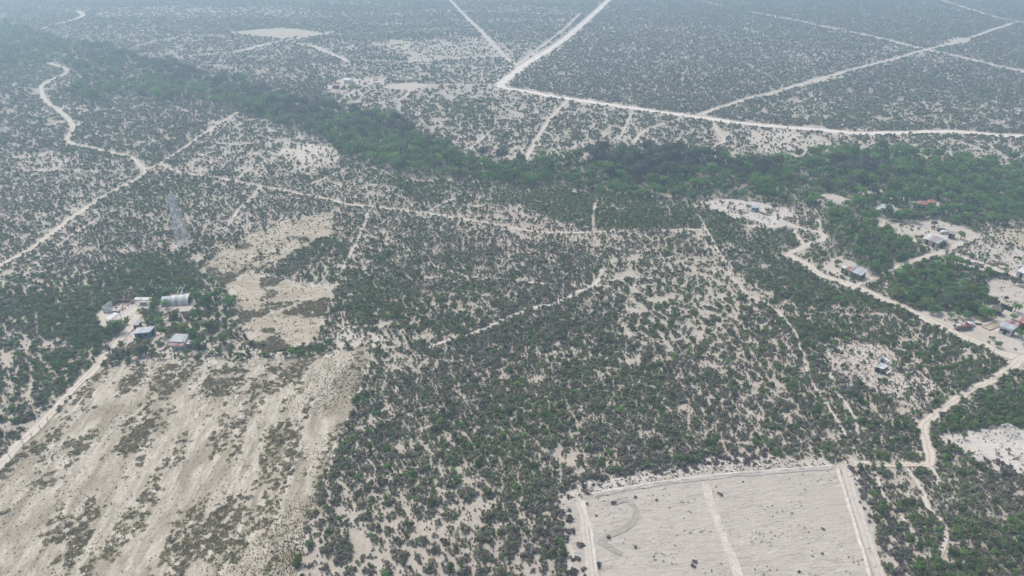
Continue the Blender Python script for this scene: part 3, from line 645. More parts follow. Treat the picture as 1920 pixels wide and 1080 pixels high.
_, e1 = worley(wxx, wyy, 3.9, 1); _, e2 = worley(wxx + 50, wyy, 17.0, 2); _, e3 = worley(wxx, wyy, 9.0, 6)
lf = fbm(x, y, 46, 33); mf = fbm(x, y, 15, 36)
loose = np.clip((1.02 - cover) * 1.5 + (lf - 0.5) * 0.75 * np.clip(1.2 - cover, 0.2, 1) + (mf - 0.5) * 0.45, 0.0, 1.25)
sc = np.clip(s / 1.05, 1, 2.2)
zone = np.where(s < 1.45, 1.0, np.clip(s / 1.25, 1.2, 2.0)); mf2 = fbm(x, y, 7.5, 39)
eA = np.where(s < 1.45, e1, e3)
gw = (-0.13 + loose * 1.15 + (mf2 - 0.5) * 0.55) * zone; gw2 = (loose * 1.3 - 0.25) * sc ** 0.5
lim = np.minimum((eA - gw) / 1.35, (e2 - gw2) / 1.35) + 0.20
ok = (lim > 0.24 * zone) & (rng.random(x.shape) < np.clip(1.4 - loose * 0.35, 0.7, 1))
sparse = rng.random(x.shape) < np.clip(cover, 0, 1) * 0.05 * np.clip(1.1 - loose * 0.7, 0.1, 1)
low = cover < 0.4
ok = np.where(low, (rng.random(x.shape) < cover * 0.75 * np.clip(mf * 1.4 + 0.2, 0, 2)), ok | sparse)
# dry field margin and fields carry none of it
ok &= (road > -0.3 + 0.7 * (s - 0.86) + 0.7 * rng.random(x.shape))
gp = np.clip(green * 1.5 * (fbm(x, y, 24, 41) * 1.5 - 0.15) + 0.28 * np.clip(fbm(x, y, 11, 44) - 0.6, 0, 1) * green * 6, 0, 0.97)
isg = (rng.random(x.shape) < np.where(wood, 0.5, gp) * np.clip(2.1 / (s + 1.0), 0.45, 0.85)) & ok
isa = ok & ~isg & ~wood
size = np.clip(s / 1.0, 1, 3.2)
inter = np.clip(e1 / 3.0, 0.25, 1)
small = 0.50 + 0.60 * np.clip(cover, 0.3, 0.95)
ssz = np.minimum(np.where(s < 1.3, 0.88, 1.0) * size * small * (0.62 + 0.62 * rng.random(x.shape) ** 1.4 + 0.25 * inter), np.where(low, 0.9 * size, np.where(lim > 0.24 * zone, np.clip(lim, 0.36, 9), 0.42 * size)))
ash = dict(x=x[isa], y=y[isa], s=ssz[isa]); ash['zs'] = np.clip(1.5 / ash['s'], 0.42, 1.15)
ash['i'] = np.where(fbm(ash['x'], ash['y'], 34, 47) + rng.normal(0, 0.16, ash['x'].shape) > 0.56, rng.integers(0, 4, ash['x'].shape) * 2 + 1, rng.integers(0, 4, ash['x'].shape) * 2)
grn = dict(x=x[isg], y=y[isg], s=(np.clip(s / 1.45, 0.8, 2.0) * (0.5 + 0.75 * rng.random(x.shape) ** 1.5))[isg])
grn['zs'] = np.clip(1.3 / grn['s'], 0.6, 1.1)
grn['i'] = np.where(rng.random(grn['x'].shape) < 0.035, 5, rng.integers(0, 5, grn['x'].shape))

def to_coll(name, meshes, objs):
    c = bpy.data.collections.new(name)
    for o in objs: c.objects.link(o)
    return c
def scatter(name, label, cat, D, coll):
    n = len(D['x']); me = bpy.data.meshes.new(name); me.vertices.add(n)
    co = np.stack([D['x'], D['y'], D.get('z', np.zeros(n))], 1).astype(np.float32); me.vertices.foreach_set('co', co.ravel())
    a = me.attributes.new('turn', 'FLOAT_VECTOR', 'POINT'); t = np.zeros((n, 3), np.float32); t[:, 2] = rng.uniform(0, 6.283, n); a.data.foreach_set('vector', t.ravel())
    a = me.attributes.new('size', 'FLOAT_VECTOR', 'POINT'); sz = np.stack([D['s'], D['s'], D['s'] * D.get('zs', np.ones(n)) * rng.uniform(0.8, 1.15, n)], 1).astype(np.float32); a.data.foreach_set('vector', sz.ravel())
    a = me.attributes.new('variant', 'INT', 'POINT'); a.data.foreach_set('value', D['i'].astype(np.int32))
    o = link(name, me); tag(o, label, cat, kind='stuff')
    g = bpy.data.node_groups.new(name, 'GeometryNodeTree')
    g.interface.new_socket('Geometry', in_out='INPUT', socket_type='NodeSocketGeometry'); g.interface.new_socket('Geometry', in_out='OUTPUT', socket_type='NodeSocketGeometry')
    n_ = g.nodes; l = g.links; gi = n_.new('NodeGroupInput'); go = n_.new('NodeGroupOutput')
    ci = n_.new('GeometryNodeCollectionInfo'); ci.inputs['Collection'].default_value = coll; ci.inputs['Separate Children'].default_value = True; ci.inputs['Reset Children'].default_value = True
    ip = n_.new('GeometryNodeInstanceOnPoints'); ip.inputs['Pick Instance'].default_value = True
    def attr(nm, t):
        q = n_.new('GeometryNodeInputNamedAttribute'); q.data_type = t; q.inputs[0].default_value = nm; return q.outputs[0]
    l.new(gi.outputs[0], ip.inputs['Points']); l.new(ci.outputs[0], ip.inputs['Instance']); l.new(attr('variant', 'INT'), ip.inputs['Instance Index'])
    e2r = n_.new('FunctionNodeEulerToRotation'); l.new(attr('turn', 'FLOAT_VECTOR'), e2r.inputs[0]); l.new(e2r.outputs[0], ip.inputs['Rotation']); l.new(attr('size', 'FLOAT_VECTOR'), ip.inputs['Scale'])
    l.new(ip.outputs[0], go.inputs[0])
    md = o.modifiers.new('scatter', 'NODES'); md.node_group = g
    return o
def split_nearest(D, k, hgt=0.6):
    px, py, f = to_px(D['x'], D['y']); inside = (px > 8) & (px < 1912) & (py > 8) & (py < 1074)
    q = np.where(inside, D['s'] / f, 0); idx = np.argsort(-q)[:k]; m = np.zeros(len(px), bool); m[idx] = True
    return {a: b[m] for a, b in D.items()}, {a: b[~m] for a, b in D.items()}
def singles(D, meshes, name, label, cat, group):
    first = {}
    for x_, y_, s_, i_ in zip(D['x'], D['y'], D['s'], D['i']):
        o = link(name, meshes[int(i_)]); o.location = (x_, y_, 0); o.rotation_euler = (0, 0, random.uniform(0, 6.28)); o.scale = (s_, s_, s_ * random.uniform(0.85, 1.15) * min(1.15, 1.3 / s_))
        lb = label(x_, y_, s_, int(i_)) if callable(label) else label
        tag(o, lb, cat, group); first.setdefault(int(i_), o)
    return first
LAND = []   # landmarks for labels: (x, y, phrase)
def proto_coll(name, first, meshes, D):
    """one plant of each variant; every variant occurs among the single plants"""
    return to_coll(name, meshes, [first[i] for i in range(len(meshes))])
def ensure(D, k):
    for i in range(k): D['i'][i] = i
    return D
def where_scrub(x_, y_):
    px, py, _ = to_px(x_, y_)
    edge = 'by the bottom edge ' if py > 1030 else 'near the bottom ' if py > 970 else ''
    if px < 300: return edge + 'left of the farm road'
    if px < 660: return edge + 'beside the dry field'
    if px > 1800: return edge + 'far right below the timber frame' if py > 830 else 'right of the bending pale road'
    if px > 1600: return edge + ('right of the cleared plot' if py > 880 else 'above the track to the plot corner')
    if px > 980: return edge + ('against the cleared plot' if py > 930 else 'above the cleared plot ridge')
    return edge + ('left of the cleared plot' if px > 820 else 'right of the dry field')
def shrub_label(x_, y_, s_, i_):
    return ('ashen', 'olive', 'leafless pale', 'olive')[i_ % 4] + (' thorn shrub ' if s_ < 0.95 else ' broad thorn shrub ') + where_scrub(x_, y_)
def bush_label(x_, y_, s_, i_):
    return ('small ' if s_ < 0.75 else 'large ' if s_ > 1.0 else '') + {2: 'olive', 5: 'yellow-green'}.get(i_, 'green') + ' leafy bush ' + where_scrub(x_, y_)
near, ash = split_nearest(ash, 300); ensure(near, len(ASH))
fa = singles(near, ASH, 'thorn_shrub', shrub_label, 'shrub', 'grey thorn shrubs of the near scrub')
near, grn = split_nearest(grn, 300); ensure(near, len(GRN))
fg = singles(near, GRN, 'green_bush', bush_label, 'bush', 'green bushes of the scrub')
C_ASH = proto_coll('thorn shrubs', fa, ASH, None); C_GRN = proto_coll('green bushes', fg, GRN, None)
scatter('thorn_scrub', 'grey thorn scrub spreading over the plain', 'scrub', ash, C_ASH)
scatter('green_scrub', 'green bushes scattered through the farther scrub', 'scrub', grn, C_GRN)

# trees: creek wood, village groves, farm grove
x, y, s = candidates(3.8, 0.0128, 7.5, 180, 1400)
wx = x + (fbm(x, y, 26, 3) - 0.5) * 16; wy = y + (fbm(x, y, 26, 4) - 0.5) * 16
inw = inpoly(wx, wy, WOOD); ing = inpoly(wx, wy, GROVE_A) | inpoly(wx, wy, GROVE_B) | inpoly(wx, wy, GROVE_C); inf = inpoly(wx, wy, FARM_WOOD)
dark = np.zeros(x.shape, bool)
for q in DARKWOOD: dark |= inpoly(wx, wy, q)
road = np.full(x.shape, 1e9)
for nm, lb, w, L in ROADS_W: road = np.minimum(road, pdist(x, y, L[::2] + [L[-1]]) - w * 0.5)
yard = np.zeros(x.shape, bool)
for k in ('sand_opening', 'sand_bank', 'sand_corner', 'clearing', 'house_yard', 'barn_yard', 'yellow_lot', 'far_yard', 'fenced_field', 'bare_rise'): yard |= inpoly(x, y, PW[k])
r_ = rng.random(x.shape); dn = fbm(x, y, 30, 81)
ok = ((inw & (r_ < 0.42 + 0.55 * dn)) | (ing & (r_ < 0.74 + 0.4 * dn)) | (inf & (r_ < 0.02 + 0.26 * dn))) & (road > 1.6) & ~yard
hs = np.where(inf, 0.60, np.where(ing, 1.0, 1.15)) * (0.5 + 0.75 * rng.random(x.shape)) * np.clip(s / 4.4, 0.85, 1.35)
hs = np.where(dark, hs * np.where(x < 0, 1.08, 1.25), hs)
iv = np.where(rng.random(x.shape) < 0.03, 6, rng.integers(0, 4, x.shape)); iv = np.where(dark & (rng.random(x.shape) < np.where(x < 0, 0.55, 0.8)), rng.integers(4, 6, x.shape), iv)
iv = np.where((fbm(x, y, 60, 85) > 0.66) & ~dark & inw & (rng.random(x.shape) < 0.4), rng.integers(4, 6, x.shape), iv)
for a, b, r in KEEP:
    k_ = P(a, b, 1.0); ok &= np.hypot(x - k_[0], y - k_[1] + 2.0) > r + 0.8
trees = dict(x=x[ok], y=y[ok], s=hs[ok], i=iv[ok], g=np.where(inf, 2, np.where(ing, 1, 0))[ok])

def tree(xy, s_, i_, label, group=None, name='tree'):
    t = empty(name, (xy[0], xy[1], 0), random.uniform(0, 6.28)); t.scale = (s_, s_, s_ * random.uniform(0.88, 1.12))
    link('trunk', TRNK[int(i_) % 3], t); c = link('crown', TREE[int(i_)], t)
    tag(t, label, 'tree', group); return t, c
near, far = split_nearest(trees, 290); ensure(near, 7)
fc = {}
for x_, y_, s_, i_, g_ in zip(near['x'], near['y'], near['s'], near['i'], near['g']):
    px, py, _ = to_px(x_, y_)
    col = {4: 'dark', 5: 'dark', 6: 'yellow-green'}.get(int(i_), 'green'); szw = 'small' if s_ < 0.65 else ('tall' if s_ > 1.0 else 'mid-sized')
    where = 'in the thicket left of the farm sheds' if g_ == 2 and py > 560 else 'in the thicket above the farm' if g_ == 2 else 'in the village thicket below the crossroads' if py > 480 and px > 1640 else 'in the thicket behind the patched-roof house' if g_ == 1 and py > 410 else 'beside the grey-roofed village house' if g_ == 1 else 'at the right end of the creek wood' if px > 1500 else 'in the creek wood above the clearing' if px > 1250 else 'in the middle of the creek wood' if px > 700 else 'at the left end of the creek wood'
    t, c = tree((x_, y_), s_, i_, f'{szw} {col} tree {where}', 'trees ' + where); fc.setdefault(int(i_), c)
C_TREE = to_coll('tree crowns', TREE, [fc[i] for i in range(7)])
far.pop('g'); scatter('creek_wood', 'dense green creek wood winding across the plain', 'wood', far, C_TREE)

# ------------------------------------------------------------------ low plants: tussocks, weeds, cut brush
def pts_in(poly, n):
    a = np.array(poly); lo, hi = a.min(0), a.max(0); x = rng.uniform(lo[0], hi[0], n); y = rng.uniform(lo[1], hi[1], n)
    m = inpoly(x, y, poly); return x[m], y[m]
def row(x, y, ang): c, s_ = math.cos(ang), math.sin(ang); return x * c + y * s_, -x * s_ + y * c
low = {'tuft': [], 'weed': []}
x, y = pts_in(PW['cleared_plot'], 7000); m = rng.random(x.shape) < 0.35 * np.clip(fbm(x * 0.4, y, 6, 151) * 2.5 - 0.9, 0, 1); low['tuft'].append((x[m], y[m], rng.uniform(0.35, 1.15, m.sum()) ** 2))
x, y = pts_in(PW['plot_margin'], 2500); low['tuft'].append((x, y, rng.uniform(0.5, 1.6, x.shape)))
# dry field: tussock specks thicken towards the scrub, weed patches follow the furrows
x, y = pts_in(PW['dry_field'], 170000)
u, v = row(x, y, FROW); st = fbm(u * 0.35, v, 5, 91); st2 = fbm(u * 0.3, v, 16, 95, 3)
edge = pdist(x, y, PL([(555,1110),(575,1010),(602,905),(622,860),(652,800),(668,740),(695,680)])); edge = np.where(edge > 1e8, 99, edge)
nn = fbm(x, y, 12, 97)
m = rng.random(x.shape) < (0.30 * np.exp(-edge / 7.0) + 0.035) * np.clip(nn * 2 - 0.35, 0.05, 1.5); low['tuft'].append((x[m], y[m], rng.uniform(0.5, 1.2, m.sum())))
wd = np.clip((st - 0.57) * 3.2, 0, 1) * np.clip((st2 - 0.36) * 3, 0, 1) * 0.6 + 0.22 * np.clip((st - 0.5) * 4, 0, 1)
for q in ([(140,742),(190,706),(260,704),(330,715),(240,735)], [(270,700),(420,705),(520,715),(510,735),(400,745),(300,742)], [(225,690),(330,682),(520,690),(560,684),(540,700),(300,698)], [(205,925),(235,900),(270,830),(322,765),(330,770),(290,835),(250,905)],
          [(540,880),(600,895),(605,930),(570,935),(530,905)], [(0,880),(60,815),(80,800),(90,815),(50,850),(10,900)], [(500,790),(520,790),(480,880),(465,880)], [(430,800),(455,795),(462,815),(435,825)], [(115,745),(150,735),(160,760),(110,790),(60,840),(70,800)]):
    mm = inpoly(x + (vnoise(x, y, 4, 5) - .5) * 5, y + (vnoise(x, y, 4, 6) - .5) * 5, PL(q)); wd = np.where(mm, np.maximum(wd, np.clip((nn - 0.28) * 2.2, 0, 1) * np.clip((st - 0.25) * 2.5, 0.15, 1) * 0.75), wd)
m = rng.random(x.shape) < wd * 0.19; low['weed'].append((x[m], y[m], rng.uniform(0.55, 1.25, m.sum())))
for key, nw, nt_ in (('fenced_field', 30000, 0.03), ('bare_rise', 22000, 0.09), ('farm_yard', 26000, 0.07), ('yellow_lot', 9000, 0.05), ('east_lot', 9000, 0.06), ('hut_yard', 14000, 0.09), ('frame_yard', 14000, 0.03), ('east_field', 6000, 0.03), ('clearing', 6000, 0.03)):
    x, y = pts_in(PW[key], nw); a = fbm(x, y, 10, 101); b = fbm(x * 0.5, y, 7, 105)
    thr = {'fenced_field': 0.62, 'bare_rise': 0.68, 'farm_yard': 0.58, 'hut_yard': 2.0}.get(key, 0.70)
    m = rng.random(x.shape) < np.clip((a - thr) * 4.5, 0, 0.4) * np.clip(b * 2.4 - 0.5, 0, 1); low['weed'].append((x[m], y[m], rng.uniform(0.6, 1.25, m.sum())))
    m = rng.random(x.shape) < nt_ * (0.3 + b); low['tuft'].append((x[m], y[m], rng.uniform(0.8, 1.9, m.sum())))
def gather(L):
    x = np.concatenate([q[0] for q in L]); y = np.concatenate([q[1] for q in L]); s_ = np.concatenate([q[2] for q in L])
    road = np.full(x.shape, 1e9)
    for nm, lb, w, LL in ROADS_W: road = np.minimum(road, pdist(x, y, LL[::2] + [LL[-1]]) - w * 0.5)
    k = road > 0.1
    return dict(x=x[k], y=y[k], s=s_[k], i=rng.integers(0, 3, k.sum()))
def low_scatter(name, one, label, label1, cat, D, meshes):
    """the three nearest stand alone (one of each variant), the rest is one mass"""
    near, D = split_nearest(D, 12); ensure(near, 3)
    f = singles(near, meshes, one, label1, cat, label1)
    scatter(name, label, cat, D, to_coll(name, meshes, [f[k] for k in range(3)]))
low_scatter('tussocks', 'tussock', 'dark tussocks speckling the pale fields', 'small dark tussock at the near edge of the dry field', 'grass', gather(low['tuft']), TUFT)
low_scatter('weeds', 'weed', 'olive weed patches lying along the furrows', 'low olive weed at the bottom of the dry field', 'weeds', gather(low['weed']), WEED)
# grey cut brush pushed up round the cleared plot
bx, by, bs = [], [], []
for pts, w, dn in (([(1030,920),(1038,960),(1046,1010),(1053,1060),(1060,1110)], 5.5, 3.4), ([(1085,905),(1150,885),(1220,875),(1300,866),(1380,856),(1450,857)], 3.6, 2.0), ([(1625,885),(1640,935),(1668,990),(1698,1050),(1720,1110)], 3.6, 2.0), ([(1880,880),(1905,886),(1930,900)], 3.0, 3.0)):
    L = catmull(PL(pts), 1.0)
    for p in L:
        for _ in range(int(dn * 2 + random.random())):
            bx.append(p[0] + random.gauss(-w * 0.15, w * 0.5)); by.append(p[1] + random.gauss(0, w * 0.45)); bs.append(random.uniform(0.5, 1.35))
D = dict(x=np.array(bx), y=np.array(by), s=np.array(bs), i=rng.integers(0, 3, len(bx)))
low_scatter('cut_brush', 'brush_pile', 'grey cut brush heaped round the cleared plot', 'grey heap of cut brush at the edge of the cleared plot', 'brush', D, DEAD)
for px, py, s_, lb in ((1349,928,1.2,'small dark bush standing on the right half of the cleared plot'),(1190,932,1.0,'dark uprooted bush above the looping tyre mark'),(1150,945,1.2,'dark uprooted brush inside the looping tyre mark'),(1231,940,0.9,'dark uprooted bush right of the looping tyre mark'),(1101,947,0.9,'dark bush at the top left corner of the cleared plot'),(1303,1054,1.0,'upper of two dark brush clumps near the bottom edge'),(1299,1063,1.0,'lower of two dark brush clumps near the bottom edge'),(1190,1028,1.0,'dark uprooted bush below the looping tyre mark'),(1543,993,0.8,'dark clump in the right half of the cleared plot'),(1541,1040,0.8,'dark clump low in the right half of the cleared plot'),(1497,1072,0.8,'dark clump at the bottom edge of the cleared plot'),(1118,968,0.6,'tiny dark clump below the plot corner bush'),(1393,904,0.5,'tiny dark clump near the top ridge of the cleared plot'),(1448,950,0.5,'tiny dark clump in the middle of the cleared plot'),(1890,887,2.0,'dark grey brush heap at the right edge below the white frame'),(1848,866,1.5,'flat dark brush heap in the frame yard')):
    p = P(px, py); o = link('brush_clump', DEAD[len(lb) % 3]); o.location = (p[0], p[1], 0.05); s_ *= 0.75 if py > 890 and px < 1700 else 1.0; o.scale = (s_ * 1.2, s_ * 0.9, s_); o.rotation_euler = (0, 0, random.uniform(0, 6)); tag(o, lb, 'brush')

# single trees round the farm and the village, placed by hand
for px, py, s_, i_, lb in ((217,612,0.72,0,'round dark green tree below the white-roofed shed'),(307,621,0.55,1,'loose green tree between the blue house and the porch house'),(343,614,0.60,6,'yellow-green tree above the porch house'),(358,624,0.55,0,'green tree at the back corner of the porch house'),(371,648,0.58,2,'dark green tree growing over the porch house annex'),(351,660,0.36,0,'low green tree in front of the porch house annex'),(418,632,0.75,1,'large fresh green tree right of the porch house'),(388,611,0.6,1,'loose green tree above the porch house annex'),(408,594,0.5,2,'small tree at the corner of the weedy field'),(366,556,0.66,2,'dark tree at the right end of the barrel barn'),(386,568,0.72,0,'bushy tree right of the barrel barn'),(402,552,0.66,3,'dark tree behind the bushy one right of the barrel barn'),(430,566,0.72,3,'dark green tree at the left edge of the weedy field'),(315,547,0.66,1,'green tree behind the barrel barn'),(277,545,0.66,1,'bright green tree behind the tin shelter'),(288,569,0.55,0,'green tree left of the barrel barn'),(311,570,0.42,2,'small dark tree in front of the barrel barn'),(270,656,0.5,4,'small dark tree with bare trunk below the blue house'),(297,602,0.5,3,'dark tree above the blue house'),(329,588,0.5,1,'loose tree below the barrel barn'),(362,591,0.5,0,'small tree below the right end of the barrel barn'),(256,637,0.24,0,'low tree at the left front of the blue house'),(277,637,0.24,1,'low tree at the right front of the blue house'),(545,658,0.42,2,'lone dark bushy tree below the weedy field'),
   (1607,518,0.40,1,'thin small tree in front of the patched-roof house'),(1583,511,0.36,2,'small tree at the left corner of the patched-roof house'),(1640,503,0.95,2,'large dark tree right of the patched-roof house'),(1570,492,0.55,6,'round light green tree above the patched-roof house'),(1803,442,0.7,2,'round dark tree right of the small brick house'),(1768,459,0.6,1,'green tree at the near corner of the white gabled barn'),(1727,444,0.45,1,'small green tree left of the white gabled barn'),(1696,405,0.95,1,'large light green tree above the pale barn yard'),(1715,408,0.9,4,'dark tree above the pale barn yard'),(1752,420,0.55,4,'narrow dark tree at the top of the barn yard'),(1905,577,0.62,2,'green tree right of the green shade fence'),(1862,562,0.5,1,'small tree above the thatched shelter'),(1912,625,0.62,2,'dark tree at the right end of the white-walled house'),(1902,593,0.55,3,'dark tree between the thatched shelter and the white-walled house'),(1872,645,0.5,1,'loose pale tree beside the lower village road'),(1862,634,0.3,1,'spindly small tree left of the loose pale one'),(1887,560,0.35,4,'spindly tree standing on the bare right field'),(1901,530,0.35,3,'spindly tree at the top of the bare right field'),(1792,600,0.32,1,'small bare-looking tree left of the old truck'),(1686,692,0.35,1,'spindly tree right of the ruined tin hut'),(1675,686,0.4,2,'small tree at the back of the ruined tin hut'),(1692,684,0.45,1,'bushy small tree right of the ruined tin hut'),(1632,666,0.32,1,'thin tree left above the ruined tin hut'),(1452,388,0.55,4,'brownish tree right of the clearing hut'),(1403,388,0.5,2,'dark tree left of the clearing hut'),(1388,396,0.35,4,'spindly tree in the middle of the clearing'),(1365,390,0.35,4,'spindly tree at the left of the clearing'),(1440,395,0.35,4,'small brown tree below the clearing hut'),
   (1198,90,1.0,3,'lone dark tree beside the far gravel road'),(906,285,1.3,4,'dark tree standing out above the middle of the wood'),(940,292,1.4,4,'tall dark tree left of the faint track beyond the wood'),(976,298,1.1,4,'dark lone tree at the foot of the faint track beyond the wood')):
    s_ *= 1.5 if px < 600 else 1.12; h_ = 4.8 * s_; p = P(px, py, h_ * 0.5); tree((p[0], p[1]), s_, i_, lb)
# spiky yuccas by the farm road
def yucca(px, py, lb, s_=1.0):
    q = random.Random(px); t = empty('yucca', P(px, py)); t.scale = (s_, s_, s_); tag(t, lb, 'yucca')
    part('stem', tube_vf((0, 0, -0.05), (0.1, 0, 1.1), 0.16, 0.12, 6), M_BARK, t)
    V, F = [], []
    for k in range(70):
        a = q.uniform(0, 6.28); e = q.uniform(-0.5, 1.4); d = Vector((math.cos(a) * math.cos(e), math.sin(a) * math.cos(e), math.sin(e))); sd_ = d.cross(Vector((0, 0, 1))).normalized() * 0.06; b = Vector((0.1, 0, 1.15)); L = q.uniform(0.7, 1.2); o = len(V)
        V += [b - sd_, b + sd_, b + d * L * 0.6 + sd_ * 0.8, b + d * L, b + d * L * 0.6 - sd_ * 0.8]; F.append((o, o + 1, o + 2, o + 3, o + 4))
    part('leaf_rosette', (V, F), L_DEAD, t)
yucca(206, 664, 'leftmost spiky dark yucca by the farm road', 1.5); yucca(222, 675, 'middle spiky dark yucca by the farm road', 1.6); yucca(243, 674, 'rightmost spiky dark yucca by the farm road', 1.6)
# bare bleached bush
q = random.Random(5); it = []
for k in range(26):
    a = q.uniform(0, 6.28); e = q.uniform(0.3, 1.3); L = q.uniform(0.9, 1.7); it.append(tube_vf((0, 0, 0.3), (math.cos(a) * math.cos(e) * L, math.sin(a) * math.cos(e) * L, 0.3 + math.sin(e) * L), 0.05, 0.02, 4))
it.append(tube_vf((0, 0, -0.1), (0, 0, 0.4), 0.1, 0.07, 6))
o = link('bare_bush', mesh('bare_bush', *join_vf(it), M_BLEACH)); o.location = P(399, 625); tag(o, 'bare whitish bush right of the porch house', 'bush')
q = random.Random(9); it = [tube_vf((0, 0, 0), (1.2, 0.3, 0.5), 0.16, 0.10, 6)]
for k in range(9):
    a = q.uniform(-0.7, 0.9); it.append(tube_vf((0.4 + 0.1 * k, 0.1, 0.3), (1.2 + math.cos(a) * 1.1, 0.2 + math.sin(a) * 1.2, 0.6 + q.uniform(0, 1.1)), 0.06, 0.02, 5))
o = link('fallen_tree', mesh('fallen_tree', *join_vf(it), M_BARK)); o.location = P(1898, 862); tag(o, 'fallen dark bare tree in the frame yard', 'dead tree')

# ------------------------------------------------------------------ buildings
def world4(q, hf, hb):   # front-left, front-right, back-right, back-left of the eaves
    return [Vector(P(q[0][0], q[0][1], hf)), Vector(P(q[1][0], q[1][1], hf)), Vector(P(q[2][0], q[2][1], hb)), Vector(P(q[3][0], q[3][1], hb))]
def sheet_vf(a, b, c, d, ridges):
    """a corrugated sheet: a-b front edge, d-c back edge"""
    V, F = [], []; n = ridges * 2
    for k in range(n + 1):
        t = k / n; z = 0.035 if k % 2 else 0.0
        p = a.lerp(b, t); r = d.lerp(c, t)
        V += [p + Vector((0, 0, z + 0.03)), r + Vector((0, 0, z + 0.03)), p + Vector((0, 0, z - 0.03)), r + Vector((0, 0, z - 0.03))]
    for k in range(n):
        o = k * 4; F += [(o, o + 4, o + 5, o + 1), (o + 2, o + 3, o + 7, o + 6), (o, o + 2, o + 6, o + 4), (o + 1, o + 5, o + 7, o + 3)]
    F += [(0, 1, 3, 2), (n * 4, n * 4 + 2, n * 4 + 3, n * 4 + 1)]
    return V, F
def section(root, q, hf, hb, roofs, wall=None, posts=False, doors=(), wins=(), inset=0.28, side=None):
    org = Vector(root.location); W4 = [p - org for p in world4(q, hf, hb)]
    a, b, c, d = W4; n = len(roofs)
    for k, m in enumerate(roofs):
        t0, t1 = k / n, (k + 1) / n - 0.004; jz = Vector((0, 0, 0.012 * (k % 2)))
        o = part('roof_sheet', sheet_vf(a.lerp(b, t0) + jz, a.lerp(b, t1) + jz, d.lerp(c, t1) + jz, d.lerp(c, t0) + jz, max(2, int((b - a).length / n / 0.55))), m, root)
    cen = (a + b + c + d) / 4; I = []
    for p in W4:
        v = cen - p; v.z = 0; I.append(p + v.normalized() * inset)
    if wall:
        V = [Vector((p.x, p.y, -0.05)) for p in I] + [Vector((p.x, p.y, p.z - 0.05)) for p in I]
        part('wall', (V, [(0, 1, 5, 4), (1, 2, 6, 5), (2, 3, 7, 6), (3, 0, 4, 7), (4, 5, 6, 7)]), wall, root)
        def panel(nm, t, w, z0, z1, m, p0, p1):
            e = (p1 - p0); e.z = 0; L = e.length; e.normalize(); nrm = Vector((e.y, -e.x, 0)); base = p0 + e * (t * L); rz = math.atan2(e.y, e.x)
            z1 = min(z1, min(p0.z, p1.z) - 0.12); cpt = base + nrm * 0.02
            return part(nm, box_vf(cpt.x, cpt.y, (z0 + z1) / 2, w, 0.09, z1 - z0, rz), m, root)
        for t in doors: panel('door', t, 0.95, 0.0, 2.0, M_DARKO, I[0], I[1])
        for t in wins:
            w_ = panel('window', t, 1.05, 0.95, 1.85, M_GLASS, I[0], I[1])
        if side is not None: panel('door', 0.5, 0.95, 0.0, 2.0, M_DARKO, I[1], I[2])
    if posts:
        for p in I: part('post', tube_vf((p.x, p.y, -0.05), (p.x, p.y, p.z - 0.04), 0.07, 0.06, 6), M_PLANK, root)
def building(name, label, cat, px, py): return tag(empty(name, P(px, py)), label, cat)
# farm
t = building('shed', 'white-roofed open shed below the roofless pen', 'shed', 212, 598)
section(t, [(196,598),(211,599.5),(227,588),(214,585.8)], 2.1, 2.3, [M_TINW, M_TINW, M_TIN2], None, True)
V, F = box_vf(0, 0, 0, 1, 1, 1)
section(t, [(197,604),(206,604),(210,600.5),(201,600.5)], 0.8, 0.9, [M_PINK], M_PLANK)
t = building('shed', 'small grey plank shed above the blue house', 'shed', 256, 610)
section(t, [(248,610.4),(259,610),(265.5,600),(257.8,598.3)], 1.9, 2.1, [M_TIN, M_TIN2, M_TIN], M_PLANK, doors=(0.5,))
t = building('house', 'blue-walled house with a pale tin roof', 'house', 270, 628)
section(t, [(249.4,626),(281,623),(290.6,611.3),(256.4,614.5)], 2.3, 2.7, [M_TINB, M_TIN, M_TINB, M_TINB, M_TIN], M_BLUE, doors=(0.3,), wins=(0.7,), side=1)
t = building('house', 'farmhouse with grey tin roof and faded red porch roof', 'house', 335, 645)
section(t, [(316.5,640.6),(347,641.6),(354,626.5),(329,625.8)], 2.6, 2.9, [M_TIN, M_TIN, M_TINB, M_TIN, M_TIN2], M_WHITEW)
section(t, [(314,648),(342.5,649),(347.5,643),(318,642)], 1.9, 2.3, [M_PINK, M_PINK, M_RUST, M_PINK], None, True)
t = building('shed', 'low grey tin annex right of the porch farmhouse', 'shed', 368, 646)
section(t, [(347.8,645),(382.8,646.5),(387,638.6),(353,637.8)], 2.0, 2.3, [M_TIN, M_TIN2, M_TIN, M_TIN, M_TIN2], M_PLANK, doors=(0.7,))
t = building('shelter', 'long white tin shelter at the right of the roofless pen', 'shelter', 266, 566)
section(t, [(251,562),(277,562.5),(285,557.5),(254,557.5)], 2.2, 2.4, [M_TINW, M_TINB, M_TINW, M_TINW], None, True)
section(t, [(260,568),(274,567.5),(276,564.5),(262,565)], 0.9, 0.9, [M_TINW, M_TINW], M_BLOCK)
